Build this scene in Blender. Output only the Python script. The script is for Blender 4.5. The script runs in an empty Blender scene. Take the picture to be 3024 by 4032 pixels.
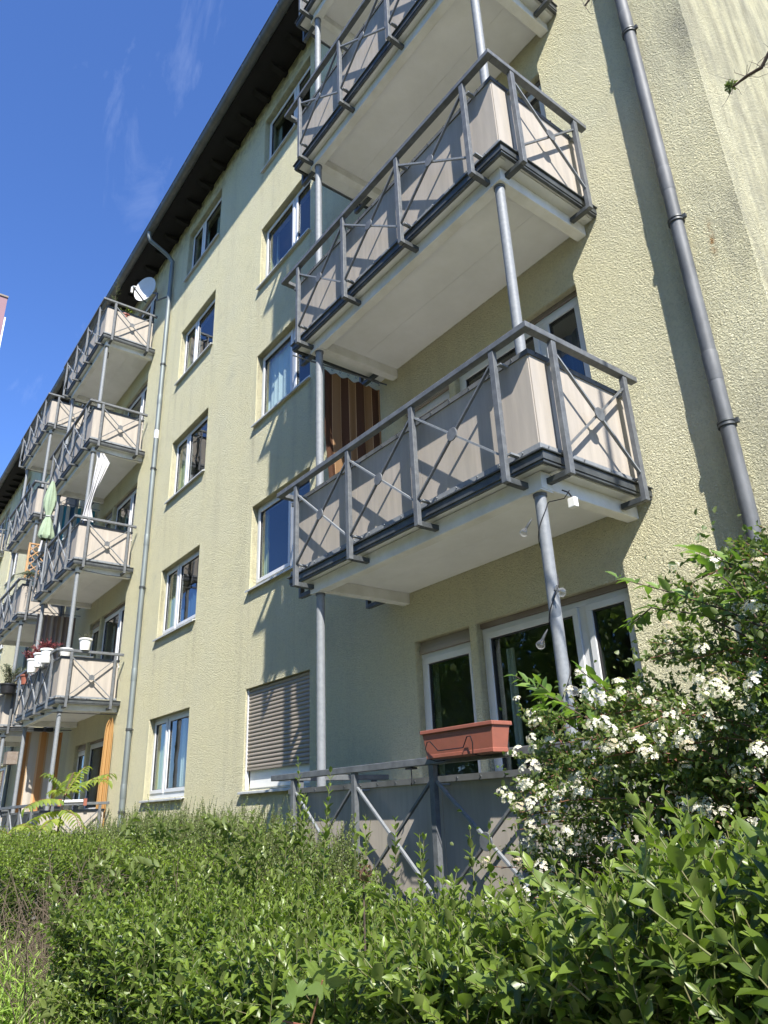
import bpy, math, random
import numpy as np
from mathutils import Vector, Matrix

SC = bpy.context.scene
COL = SC.collection
rng = np.random.default_rng(7)
random.seed(7)

# ---------------------------------------------------------------- camera, world, sun, exposure
yaw, pitch, roll = 0.91082881, 0.39006271, -0.04127956
FPX = 2828.46
cam_d = bpy.data.cameras.new('camera')
cam = bpy.data.objects.new('camera', cam_d)
COL.objects.link(cam)
ca, sa, cb, sb = math.cos(yaw), math.sin(yaw), math.cos(pitch), math.sin(pitch)
fw = Vector((-sa * cb, ca * cb, sb))
rt = Vector((ca, sa, 0))
up = rt.cross(fw)
cc, sc_ = math.cos(roll), math.sin(roll)
r2 = rt * cc + up * sc_
u2 = up * cc - rt * sc_
cam.matrix_world = Matrix(((r2.x, u2.x, -fw.x, 0), (r2.y, u2.y, -fw.y, 0), (r2.z, u2.z, -fw.z, 0), (0, 0, 0, 1)))
cam_d.sensor_fit = 'VERTICAL'
cam_d.sensor_height = 36.0
cam_d.lens = FPX / 4032 * 36.0
cam_d.clip_start = 0.05
cam_d.clip_end = 3000
SC.camera = cam

SUN = Vector((2.3, -1.0, 2.6)).normalized()
sun_el = math.asin(SUN.z)
sun_az = math.atan2(SUN.x, SUN.y)

world = bpy.data.worlds.new('World')
SC.world = world
world.use_nodes = True
wn, wl = world.node_tree.nodes, world.node_tree.links
wn.clear()
w_out = wn.new('ShaderNodeOutputWorld')
w_bg = wn.new('ShaderNodeBackground')
w_sky = wn.new('ShaderNodeTexSky')
w_sky.sky_type = 'NISHITA'
w_sky.sun_disc = False
w_sky.sun_elevation = sun_el
w_sky.sun_rotation = sun_az
w_sky.altitude = 300
w_sky.air_density = 1.0
w_sky.dust_density = 0.2
w_sky.ozone_density = 4.0
w_bg.inputs['Strength'].default_value = 0.15
w_tc = wn.new('ShaderNodeTexCoord')
w_map = wn.new('ShaderNodeMapping')
w_map.inputs['Scale'].default_value = (3.0, 7.0, 2.2)
w_map.inputs['Rotation'].default_value = (0.5, 0.2, 0.9)
w_n = wn.new('ShaderNodeTexNoise')
w_n.inputs['Scale'].default_value = 1.6
w_n.inputs['Detail'].default_value = 9
w_n.inputs['Roughness'].default_value = 0.62
w_n.inputs['Distortion'].default_value = 0.6
w_r = wn.new('ShaderNodeMapRange')
w_r.inputs['From Min'].default_value = 0.60
w_r.inputs['From Max'].default_value = 0.86
w_r.inputs['To Max'].default_value = 0.07
w_mix = wn.new('ShaderNodeMixRGB')
w_mix.inputs['Color2'].default_value = (7.5, 8.0, 8.8, 1)
wl.new(w_tc.outputs['Generated'], w_map.inputs['Vector'])
wl.new(w_map.outputs['Vector'], w_n.inputs['Vector'])
wl.new(w_n.outputs['Fac'], w_r.inputs['Value'])
wl.new(w_r.outputs['Result'], w_mix.inputs['Fac'])
w_tint = wn.new('ShaderNodeMixRGB')
w_tint.blend_type = 'MULTIPLY'
w_tint.inputs['Fac'].default_value = 1.0
w_tint.inputs['Color2'].default_value = (0.41, 0.53, 0.76, 1)
wl.new(w_sky.outputs['Color'], w_tint.inputs['Color1'])
wl.new(w_tint.outputs['Color'], w_mix.inputs['Color1'])
wl.new(w_mix.outputs['Color'], w_bg.inputs['Color'])
wl.new(w_bg.outputs['Background'], w_out.inputs['Surface'])

sun_d = bpy.data.lights.new('sun', 'SUN')
sun_d.energy = 4.4
sun_d.angle = math.radians(0.53)
sun_d.color = (1.0, 0.95, 0.87)
sun = bpy.data.objects.new('sun', sun_d)
COL.objects.link(sun)
sun.rotation_euler = SUN.to_track_quat('Z', 'Y').to_euler()
sun.location = SUN * 60

SC.view_settings.view_transform = 'Standard'
SC.view_settings.look = 'None'
SC.view_settings.gamma = 1
SC.view_settings.exposure = 1.3
SC.view_settings.use_curve_mapping = False
SC.cycles.max_bounces = 8
SC.cycles.transparent_max_bounces = 12

# ---------------------------------------------------------------- materials
def mat(name, col, rough=0.6, metal=0.0, var=0.0, vscale=6.0, col2=None, bump=0.0, bscale=40.0,
        stretch=None, bdist=0.01, spec=0.5, sheen=0):
    m = bpy.data.materials.new(name)
    m.use_nodes = True
    n, l = m.node_tree.nodes, m.node_tree.links
    b = n['Principled BSDF']
    b.inputs['Roughness'].default_value = rough
    b.inputs['Metallic'].default_value = metal
    b.inputs['Specular IOR Level'].default_value = spec
    b.inputs['Base Color'].default_value = (*col, 1)
    tc = n.new('ShaderNodeTexCoord')
    vec = tc.outputs['Object']
    if stretch:
        mp = n.new('ShaderNodeMapping')
        mp.inputs['Scale'].default_value = stretch
        l.new(vec, mp.inputs['Vector'])
        vec = mp.outputs['Vector']
    if var or col2:
        t = n.new('ShaderNodeTexNoise')
        t.inputs['Scale'].default_value = vscale
        t.inputs['Detail'].default_value = 6
        t.inputs['Roughness'].default_value = 0.65
        l.new(vec, t.inputs['Vector'])
        r = n.new('ShaderNodeValToRGB')
        c2 = col2 if col2 else tuple(max(0, c * (1 - var)) for c in col)
        r.color_ramp.elements[0].position = 0.35
        r.color_ramp.elements[1].position = 0.68
        r.color_ramp.elements[0].color = (*c2, 1)
        r.color_ramp.elements[1].color = (*col, 1)
        l.new(t.outputs['Fac'], r.inputs['Fac'])
        l.new(r.outputs['Color'], b.inputs['Base Color'])
    if bump:
        t2 = n.new('ShaderNodeTexNoise')
        t2.inputs['Scale'].default_value = bscale
        t2.inputs['Detail'].default_value = 4
        l.new(vec, t2.inputs['Vector'])
        bp = n.new('ShaderNodeBump')
        bp.inputs['Strength'].default_value = bump
        bp.inputs['Distance'].default_value = bdist
        l.new(t2.outputs['Fac'], bp.inputs['Height'])
        l.new(bp.outputs['Normal'], b.inputs['Normal'])
    return m

def render_mat():
    """roughcast wall: pale yellow, worm-like grains, grey weathering near the corner, run-off streaks"""
    m = bpy.data.materials.new('yellow_roughcast')
    m.use_nodes = True
    n, l = m.node_tree.nodes, m.node_tree.links
    b = n['Principled BSDF']
    b.inputs['Roughness'].default_value = 0.92
    b.inputs['Specular IOR Level'].default_value = 0.15
    geo = n.new('ShaderNodeNewGeometry')
    P = geo.outputs['Position']
    def noise(scale, detail=4, rough=0.55, vec=P, dist=0.0):
        t = n.new('ShaderNodeTexNoise')
        t.inputs['Scale'].default_value = scale
        t.inputs['Detail'].default_value = detail
        t.inputs['Roughness'].default_value = rough
        t.inputs['Distortion'].default_value = dist
        l.new(vec, t.inputs['Vector'])
        return t.outputs['Fac']
    def mrange(v, a, c, lo=0.0, hi=1.0):
        t = n.new('ShaderNodeMapRange')
        t.inputs['From Min'].default_value = a
        t.inputs['From Max'].default_value = c
        t.inputs['To Min'].default_value = lo
        t.inputs['To Max'].default_value = hi
        l.new(v, t.inputs['Value'])
        return t.outputs['Result']
    def math_(op, a, c):
        t = n.new('ShaderNodeMath')
        t.operation = op
        for i, v in enumerate((a, c)):
            if isinstance(v, (int, float)):
                t.inputs[i].default_value = v
            else:
                l.new(v, t.inputs[i])
        return t.outputs[0]
    def mix(f, a, c):
        t = n.new('ShaderNodeMixRGB')
        l.new(f, t.inputs['Fac'])
        if isinstance(a, tuple): t.inputs['Color1'].default_value = (*a, 1)
        else: l.new(a, t.inputs['Color1'])
        if isinstance(c, tuple): t.inputs['Color2'].default_value = (*c, 1)
        else: l.new(c, t.inputs['Color2'])
        return t.outputs['Color']
    sep = n.new('ShaderNodeSeparateXYZ')
    l.new(P, sep.inputs['Vector'])
    base = mix(mrange(noise(0.9, 6), 0.35, 0.7), (0.97, 0.915, 0.60), (0.94, 0.90, 0.63))
    # grey weathering bands, strongest towards the building corner
    mp = n.new('ShaderNodeMapping')
    mp.inputs['Scale'].default_value = (1.6, 1.6, 0.45)
    l.new(P, mp.inputs['Vector'])
    w = mrange(noise(2.0, 7, 0.6, mp.outputs['Vector']), 0.42, 0.68)
    corner = mrange(sep.outputs['X'], -2.2, -1.62, 0.0, 0.85)
    front = mrange(sep.outputs['Y'], 4.62, 4.66, 1.0, 0.9)  # stays strong on the gable, so its colour tones down the sunlight
    f = math_('MULTIPLY', math_('MULTIPLY', w, corner), front)
    c = mix(f, base, (0.36, 0.35, 0.28))
    # faint grey patches everywhere
    c = mix(mrange(noise(1.3, 8, 0.7), 0.55, 0.8, 0, 0.38), c, (0.46, 0.46, 0.36))
    # vertical run-off streaks
    mp2 = n.new('ShaderNodeMapping')
    mp2.inputs['Scale'].default_value = (4.0, 4.0, 0.25)
    l.new(P, mp2.inputs['Vector'])
    c = mix(mrange(noise(1.0, 6, 0.6, mp2.outputs['Vector']), 0.52, 0.80, 0, 0.30), c, (0.52, 0.49, 0.36))
    c = mix(mrange(noise(48, 3, 0.6), 0.50, 0.68, 0, 0.32), c, (0.64, 0.61, 0.38))
    c = mix(mrange(noise(18, 4, 0.7), 0.50, 0.72, 0, 0.20), c, (0.60, 0.58, 0.42))
    # patchy darker tone towards the top of the wall
    eave = math_('MULTIPLY', mrange(sep.outputs['Z'], 12.35, 12.9), mrange(noise(7, 5), 0.42, 0.6, 0, 0.6))
    c = mix(eave, c, (0.30, 0.28, 0.2))
    # rain runs below the ends of the window sills
    sx = None
    for x0_ in (-9.265, -7.52, -12.955, -11.145, -5.4, -3.0):
        d_ = math_('SUBTRACT', 1.0, mrange(math_('ABSOLUTE', math_('SUBTRACT', sep.outputs['X'], x0_), 0), 0.0, 0.10))
        sx = d_ if sx is None else math_('ADD', sx, d_)
    zf_ = math_('FRACT', math_('MULTIPLY', math_('SUBTRACT', sep.outputs['Z'], 0.22), 1 / 2.74), 0)
    run = math_('MULTIPLY', sx, mrange(zf_, 0.62, 1.0))
    run = math_('MULTIPLY', run, mrange(noise(1.6, 6, 0.7, mp2.outputs['Vector']), 0.35, 0.65, 0.1, 0.75))
    c = mix(math_('MULTIPLY', run, mrange(noise(11, 5, 0.7), 0.3, 0.6, 0.2, 1)), c, (0.40, 0.37, 0.27))
    # gable face: long dirt runs, plus colour darkened to offset the strong sun
    gable = mrange(sep.outputs['Y'], 4.615, 4.64, 0.0, 1.0)
    mp3 = n.new('ShaderNodeMapping')
    mp3.inputs['Scale'].default_value = (1.0, 6.0, 0.22)
    mp3.inputs['Rotation'].default_value = (0.03, 0, 0)
    l.new(P, mp3.inputs['Vector'])
    runs = math_('ADD', mrange(noise(1.4, 7, 0.62, mp3.outputs['Vector']), 0.47, 0.70, 0, 0.5), 0.38)  # streaks plus an even darkening that dims the sunlit gable by colour
    c = mix(math_('MULTIPLY', math_('MULTIPLY', runs, gable), mrange(noise(3.5, 6, 0.65), 0.3, 0.62, 0.35, 1)), c, (0.36, 0.33, 0.22))
    # small rust run
    rx = math_('SUBTRACT', 1.0, mrange(math_('ABSOLUTE', math_('ADD', sep.outputs['X'], 1.80), 0), 0.0, 0.035))
    rz = math_('SUBTRACT', 1.0, mrange(math_('ABSOLUTE', math_('SUBTRACT', sep.outputs['Z'], 3.86), 0), 0.05, 0.22))
    c = mix(math_('MULTIPLY', math_('MULTIPLY', rx, rz), mrange(noise(25, 4), 0.4, 0.6)), c, (0.42, 0.20, 0.05))
    l.new(c, b.inputs['Base Color'])
    # relief
    vo = n.new('ShaderNodeTexVoronoi')
    vo.inputs['Scale'].default_value = 70
    dv = n.new('ShaderNodeVectorMath')
    dv.operation = 'ADD'
    nz = n.new('ShaderNodeTexNoise')
    nz.inputs['Scale'].default_value = 30
    nz.inputs['Detail'].default_value = 3
    l.new(P, nz.inputs['Vector'])
    sc2 = n.new('ShaderNodeVectorMath')
    sc2.operation = 'SCALE'
    sc2.inputs['Scale'].default_value = 0.05
    l.new(nz.outputs['Color'], sc2.inputs[0])
    l.new(P, dv.inputs[0])
    l.new(sc2.outputs[0], dv.inputs[1])
    l.new(dv.outputs[0], vo.inputs['Vector'])
    # thrown grains with pits between them
    grain = mrange(noise(64, 4, 0.6, dist=0.8), 0.36, 0.60)
    h = math_('ADD', grain, math_('MULTIPLY', vo.outputs['Distance'], -0.75))
    h = math_('ADD', h, math_('MULTIPLY', noise(140, 3, 0.6), 0.5))
    h = math_('ADD', h, math_('MULTIPLY', noise(24, 3), 0.5))
    h = math_('ADD', h, math_('MULTIPLY', noise(9, 2), 0.5))
    bp = n.new('ShaderNodeBump')
    bp.inputs['Strength'].default_value = 1.0
    bp.inputs['Distance'].default_value = 0.024
    l.new(h, bp.inputs['Height'])
    l.new(bp.outputs['Normal'], b.inputs['Normal'])
    return m

def glass_mat(name='window_glass', tint=(0.82, 0.88, 0.86)):
    m = bpy.data.materials.new(name)
    m.use_nodes = True
    n, l = m.node_tree.nodes, m.node_tree.links
    n.clear()
    o = n.new('ShaderNodeOutputMaterial')
    mx = n.new('ShaderNodeMixShader')
    fr = n.new('ShaderNodeFresnel')
    fr.inputs['IOR'].default_value = 1.75
    tr = n.new('ShaderNodeBsdfTransparent')
    tr.inputs['Color'].default_value = (*tint, 1)
    gl = n.new('ShaderNodeBsdfGlossy')
    gl.inputs['Roughness'].default_value = 0.01
    gl.inputs['Color'].default_value = (0.95, 0.97, 1, 1)
    nz = n.new('ShaderNodeTexNoise')
    nz.inputs['Scale'].default_value = 1.7
    tc = n.new('ShaderNodeTexCoord')
    l.new(tc.outputs['Object'], nz.inputs['Vector'])
    bp = n.new('ShaderNodeBump')
    bp.inputs['Strength'].default_value = 0.12
    bp.inputs['Distance'].default_value = 0.02
    l.new(nz.outputs['Fac'], bp.inputs['Height'])
    l.new(bp.outputs['Normal'], gl.inputs['Normal'])
    gg = n.new('ShaderNodeNewGeometry')
    inv = n.new('ShaderNodeMath'); inv.operation = 'SUBTRACT'; inv.inputs[0].default_value = 1.0
    l.new(gg.outputs['Backfacing'], inv.inputs[1])
    mul = n.new('ShaderNodeMath'); mul.operation = 'MULTIPLY'
    l.new(fr.outputs['Fac'], mul.inputs[0]); l.new(inv.outputs[0], mul.inputs[1])
    l.new(mul.outputs[0], mx.inputs['Fac'])
    l.new(tr.outputs[0], mx.inputs[1])
    l.new(gl.outputs[0], mx.inputs[2])
    l.new(mx.outputs[0], o.inputs['Surface'])
    return m

def leaf_mat(name, dark, light, rough=0.42, trans=0.35, spec=0.5):
    m = bpy.data.materials.new(name)
    m.use_nodes = True
    n, l = m.node_tree.nodes, m.node_tree.links
    b = n['Principled BSDF']
    out = n['Material Output']
    b.inputs['Roughness'].default_value = rough
    b.inputs['Specular IOR Level'].default_value = spec
    at = n.new('ShaderNodeAttribute')
    at.attribute_name = 'tint'
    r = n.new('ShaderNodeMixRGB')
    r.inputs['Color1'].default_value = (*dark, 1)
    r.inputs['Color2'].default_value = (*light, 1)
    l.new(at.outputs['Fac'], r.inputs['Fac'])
    # leaf undersides are paler
    g = n.new('ShaderNodeNewGeometry')
    r2_ = n.new('ShaderNodeMixRGB')
    r2_.inputs['Color2'].default_value = (light[0] * 0.9 + 0.03, light[1] * 0.8 + 0.03, light[2] + 0.04, 1)
    mm = n.new('ShaderNodeMath')
    mm.operation = 'MULTIPLY'
    mm.inputs[1].default_value = 0.55
    l.new(g.outputs['Backfacing'], mm.inputs[0])
    l.new(mm.outputs[0], r2_.inputs['Fac'])
    l.new(r.outputs['Color'], r2_.inputs['Color1'])
    l.new(r2_.outputs['Color'], b.inputs['Base Color'])
    tl = n.new('ShaderNodeBsdfTranslucent')
    br = n.new('ShaderNodeMixRGB')
    br.blend_type = 'MULTIPLY'
    br.inputs['Fac'].default_value = 1
    br.inputs['Color2'].default_value = (1.9, 2.1, 0.9, 1)
    l.new(r.outputs['Color'], br.inputs['Color1'])
    l.new(br.outputs['Color'], tl.inputs['Color'])
    mx = n.new('ShaderNodeMixShader')
    mx.inputs['Fac'].default_value = trans
    l.new(b.outputs[0], mx.inputs[1])
    l.new(tl.outputs[0], mx.inputs[2])
    l.new(mx.outputs[0], out.inputs['Surface'])
    return m

def stripe_mat(name, cols, width, axis='Y', rough=0.85, trans=0.0):
    """woven stripes printed on a cloth, repeated along one object axis"""
    m = bpy.data.materials.new(name)
    m.use_nodes = True
    n, l = m.node_tree.nodes, m.node_tree.links
    b = n['Principled BSDF']
    b.inputs['Roughness'].default_value = rough
    b.inputs['Specular IOR Level'].default_value = 0.1
    at = n.new('ShaderNodeAttribute')
    at.attribute_name = 'tint'
    mu = n.new('ShaderNodeMath')
    mu.operation = 'MULTIPLY'
    mu.inputs[1].default_value = 1.0 / width
    l.new(at.outputs['Fac'], mu.inputs[0])
    fr = n.new('ShaderNodeMath')
    fr.operation = 'FRACT'
    l.new(mu.outputs[0], fr.inputs[0])
    r = n.new('ShaderNodeValToRGB')
    r.color_ramp.interpolation = 'CONSTANT'
    els = r.color_ramp.elements
    pos = 0.0
    for i, (c, w) in enumerate(cols):
        if i == 0:
            e = els[0]
        elif i == 1:
            e = els[1]
        else:
            e = els.new(pos)
        e.position = pos
        e.color = (*c, 1)
        pos += w
    l.new(fr.outputs[0], r.inputs['Fac'])
    l.new(r.outputs['Color'], b.inputs['Base Color'])
    if trans:
        tl = n.new('ShaderNodeBsdfTranslucent')
        l.new(r.outputs['Color'], tl.inputs['Color'])
        mx = n.new('ShaderNodeMixShader')
        mx.inputs['Fac'].default_value = trans
        l.new(b.outputs[0], mx.inputs[1])
        l.new(tl.outputs[0], mx.inputs[2])
        l.new(mx.outputs[0], n['Material Output'].inputs['Surface'])
    return m

M = {}
M['wall'] = render_mat()
M['steel'] = mat('galvanised_steel', (0.145, 0.154, 0.160), 0.55, 0.1, vscale=14, col2=(0.085, 0.092, 0.098), bump=0.15, bscale=60, bdist=0.002)
M['steel_light'] = mat('bright_galvanised', (0.22, 0.235, 0.245), 0.62, 0.05, vscale=30, col2=(0.165, 0.178, 0.19))
M['zinc'] = mat('weathered_zinc', (0.130, 0.138, 0.146), 0.62, 0.05, vscale=6.5, col2=(0.068, 0.074, 0.08), bump=0.1, bscale=14, bdist=0.004, stretch=(1, 1, 0.4))
M['zinc_far'] = mat('zinc_green_grey', (0.19, 0.22, 0.22), 0.55, 0.3, vscale=3.5, col2=(0.13, 0.15, 0.15), stretch=(1, 1, 0.3))
M['dark_metal'] = mat('dark_sheet_metal', (0.040, 0.045, 0.048), 0.5, 0.15, vscale=12, col2=(0.075, 0.083, 0.085))
M['panel'] = mat('beige_fibre_cement', (0.395, 0.35, 0.295), 0.75, vscale=2.6, col2=(0.315, 0.285, 0.245), stretch=(5, 5, 0.45), bump=0.06, bscale=90, bdist=0.002)
M['concrete'] = mat('painted_concrete', (0.70, 0.70, 0.69), 0.85, vscale=1.7, col2=(0.61, 0.61, 0.59), bump=0.12, bscale=25, bdist=0.004)
M['beam'] = mat('white_painted_beam', (0.70, 0.70, 0.68), 0.7, vscale=3.5, col2=(0.57, 0.56, 0.51), bump=0.1, bscale=20)
M['pvc'] = mat('white_pvc', (0.62, 0.63, 0.64), 0.35, vscale=1.2, col2=(0.55, 0.56, 0.57))
M['seal'] = mat('black_rubber_seal', (0.02, 0.02, 0.02), 0.6)
M['sill'] = mat('grey_aluminium_sill', (0.52, 0.53, 0.52), 0.45, 0.1, vscale=3, col2=(0.42, 0.43, 0.42))
M['slat'] = mat('taupe_shutter_slat', (0.29, 0.25, 0.20), 0.5, vscale=1.5, col2=(0.25, 0.215, 0.175), stretch=(1, 1, 6))
M['box_brown'] = mat('brown_wood_box', (0.16, 0.12, 0.09), 0.7, vscale=4, col2=(0.22, 0.19, 0.16), stretch=(0.6, 4, 4))
M['glass'] = glass_mat()
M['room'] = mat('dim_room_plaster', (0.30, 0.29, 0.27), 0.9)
M['curtain_w'] = mat('sheer_white_curtain', (0.62, 0.62, 0.60), 0.9, vscale=9, col2=(0.42, 0.42, 0.41), stretch=(3, 3, 0.05))
M['curtain_y'] = mat('yellow_curtain', (0.58, 0.56, 0.30), 0.9, vscale=9, col2=(0.40, 0.40, 0.26), stretch=(3, 3, 0.05))
M['curtain_b'] = mat('blue_curtain', (0.08, 0.15, 0.30), 0.9, vscale=9, col2=(0.04, 0.08, 0.18), stretch=(3, 3, 0.05))
M['curtain_g'] = mat('grey_blind', (0.80, 0.80, 0.84), 0.8, vscale=2, col2=(0.72, 0.72, 0.77))
M['wood_dark'] = mat('black_brown_timber', (0.005, 0.0045, 0.005), 0.9, vscale=5, col2=(0.009, 0.008, 0.008))
M['roof'] = mat('dark_roof_sheet', (0.06, 0.06, 0.062), 0.7, vscale=4, col2=(0.04, 0.04, 0.04))
M['gutter'] = mat('dark_gutter_zinc', (0.075, 0.078, 0.078), 0.5, 0.2, vscale=1.3, col2=(0.12, 0.122, 0.12), stretch=(3, 1, 1))
M['terra'] = mat('terracotta_plastic', (0.30, 0.095, 0.06), 0.55, vscale=9, col2=(0.24, 0.085, 0.055))
M['wire'] = mat('black_wire', (0.02, 0.02, 0.022), 0.4, 0.5)
M['white_pl'] = mat('white_plastic', (0.80, 0.80, 0.78), 0.35, vscale=4, col2=(0.72, 0.72, 0.70))
M['dish'] = mat('white_dish_enamel', (0.60, 0.60, 0.59), 0.5, vscale=3, col2=(0.48, 0.48, 0.47))
M['wood'] = mat('honey_pine', (0.48, 0.28, 0.12), 0.6, vscale=6, col2=(0.36, 0.2, 0.09), stretch=(1, 1, 0.2))
M['soil'] = mat('potting_soil', (0.03, 0.022, 0.016), 0.95, bump=0.5)
M['bark'] = mat('brown_twig_bark', (0.10, 0.07, 0.05), 0.85, vscale=20, col2=(0.05, 0.036, 0.028))
M['bark_g'] = mat('grey_dead_twig', (0.17, 0.13, 0.09), 0.9, vscale=20, col2=(0.08, 0.06, 0.04))
M['bark_r'] = mat('reddish_stem', (0.22, 0.07, 0.05), 0.6, vscale=20, col2=(0.16, 0.10, 0.05))
M['stem_g'] = mat('green_stem', (0.13, 0.18, 0.06), 0.6, vscale=20, col2=(0.15, 0.12, 0.06))
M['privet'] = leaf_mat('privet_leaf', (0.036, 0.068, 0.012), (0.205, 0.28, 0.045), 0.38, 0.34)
M['coton'] = leaf_mat('small_bush_leaf', (0.07, 0.11, 0.03), (0.22, 0.28, 0.07), 0.45, 0.28)
M['spirea'] = leaf_mat('spirea_leaf', (0.058, 0.10, 0.022), (0.18, 0.235, 0.05), 0.5, 0.36)
M['elder'] = leaf_mat('broad_shrub_leaf', (0.055, 0.11, 0.02), (0.17, 0.26, 0.05), 0.42, 0.35)
M['sumac'] = leaf_mat('young_pinnate_leaf', (0.11, 0.17, 0.03), (0.26, 0.30, 0.05), 0.5, 0.4)
M['maple'] = leaf_mat('maple_leaf', (0.085, 0.14, 0.03), (0.17, 0.24, 0.045), 0.5, 0.4)
M['grass'] = leaf_mat('grass_blade', (0.11, 0.19, 0.03), (0.30, 0.42, 0.08), 0.5, 0.35)
M['redleaf'] = leaf_mat('dark_red_leaf', (0.09, 0.015, 0.02), (0.24, 0.05, 0.06), 0.5, 0.25)
M['bronze'] = leaf_mat('bronze_young_leaf', (0.10, 0.06, 0.035), (0.20, 0.13, 0.07), 0.5, 0.25)
M['olive'] = leaf_mat('olive_grey_leaf', (0.06, 0.08, 0.045), (0.15, 0.18, 0.10), 0.5, 0.2)
M['petal'] = leaf_mat('white_petal', (0.46, 0.38, 0.26), (0.68, 0.67, 0.62), 0.6, 0.25, 0.2)
M['treeleaf'] = leaf_mat('park_tree_leaf', (0.10, 0.17, 0.03), (0.24, 0.34, 0.07), 0.5, 0.45)
M['ground'] = mat('garden_ground', (0.16, 0.18, 0.08), 0.95, vscale=3, col2=(0.10, 0.08, 0.05), bump=0.6, bscale=20, bdist=0.03)
M['paving'] = mat('grey_paving', (0.42, 0.41, 0.38), 0.9, vscale=4, col2=(0.36, 0.35, 0.32), bump=0.3, bscale=60)
M['joint'] = mat('paving_joint', (0.10, 0.09, 0.08), 0.95)
M['pink'] = mat('pink_render', (0.26, 0.15, 0.17), 0.85, vscale=0.3, col2=(0.22, 0.13, 0.14))
M['white_r'] = mat('white_render', (0.8, 0.8, 0.78), 0.8)
M['cloth_w'] = mat('white_cotton', (0.50, 0.50, 0.50), 0.9, vscale=5, col2=(0.42, 0.42, 0.44))
M['cloth_green'] = mat('pale_green_canvas', (0.28, 0.36, 0.24), 0.9, vscale=5, col2=(0.22, 0.28, 0.19))
M['black_pl'] = mat('black_plastic', (0.02, 0.02, 0.022), 0.4)
M['brass'] = mat('dull_brass', (0.35, 0.25, 0.12), 0.4, 0.8)
M['bulb'] = glass_mat('bulb_glass', (0.86, 0.87, 0.87))
_n, _l = M['bulb'].node_tree.nodes, M['bulb'].node_tree.links
_d = _n.new('ShaderNodeBsdfTranslucent'); _d.inputs['Color'].default_value = (.8, .8, .78, 1)
_m = _n.new('ShaderNodeMixShader'); _m.inputs['Fac'].default_value = .22
_prev = _n['Material Output'].inputs['Surface'].links[0].from_socket
_l.new(_prev, _m.inputs[1]); _l.new(_d.outputs[0], _m.inputs[2]); _l.new(_m.outputs[0], _n['Material Output'].inputs['Surface'])
M['tape'] = mat('silver_tape', (0.62, 0.62, 0.62), 0.4, 0.2)
M['st_brown'] = stripe_mat('brown_striped_cloth', [((0.060, 0.030, 0.018), 0.485), ((0.42, 0.28, 0.16), 0.02), ((0.17, 0.10, 0.05), 0.475), ((0.42, 0.28, 0.16), 0.02)], 0.215)
M['st_orange'] = stripe_mat('orange_striped_cloth', [((0.48, 0.25, 0.10), 0.3), ((0.48, 0.34, 0.2), 0.12), ((0.52, 0.48, 0.41), 0.46), ((0.62, 0.42, 0.24), 0.12)], 0.36, trans=0.3)
M['st_orange2'] = stripe_mat('orange_bundled_cloth', [((0.50, 0.30, 0.12), 0.6), ((0.52, 0.40, 0.26), 0.4)], 0.5, trans=0.3)
M['st_blue'] = stripe_mat('blue_striped_cloth', [((0.03, 0.07, 0.13), 0.3), ((0.28, 0.33, 0.34), 0.25), ((0.03, 0.16, 0.24), 0.2), ((0.36, 0.38, 0.36), 0.25)], 0.34)
M['st_grey'] = stripe_mat('grey_beige_striped_cloth', [((0.24, 0.19, 0.16), 0.45), ((0.36, 0.31, 0.26), 0.3), ((0.16, 0.13, 0.12), 0.25)], 0.22)
M['st_teal'] = stripe_mat('teal_white_striped_cloth', [((0.06, 0.16, 0.18), 0.4), ((0.65, 0.70, 0.70), 0.6)], 0.07)

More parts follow.
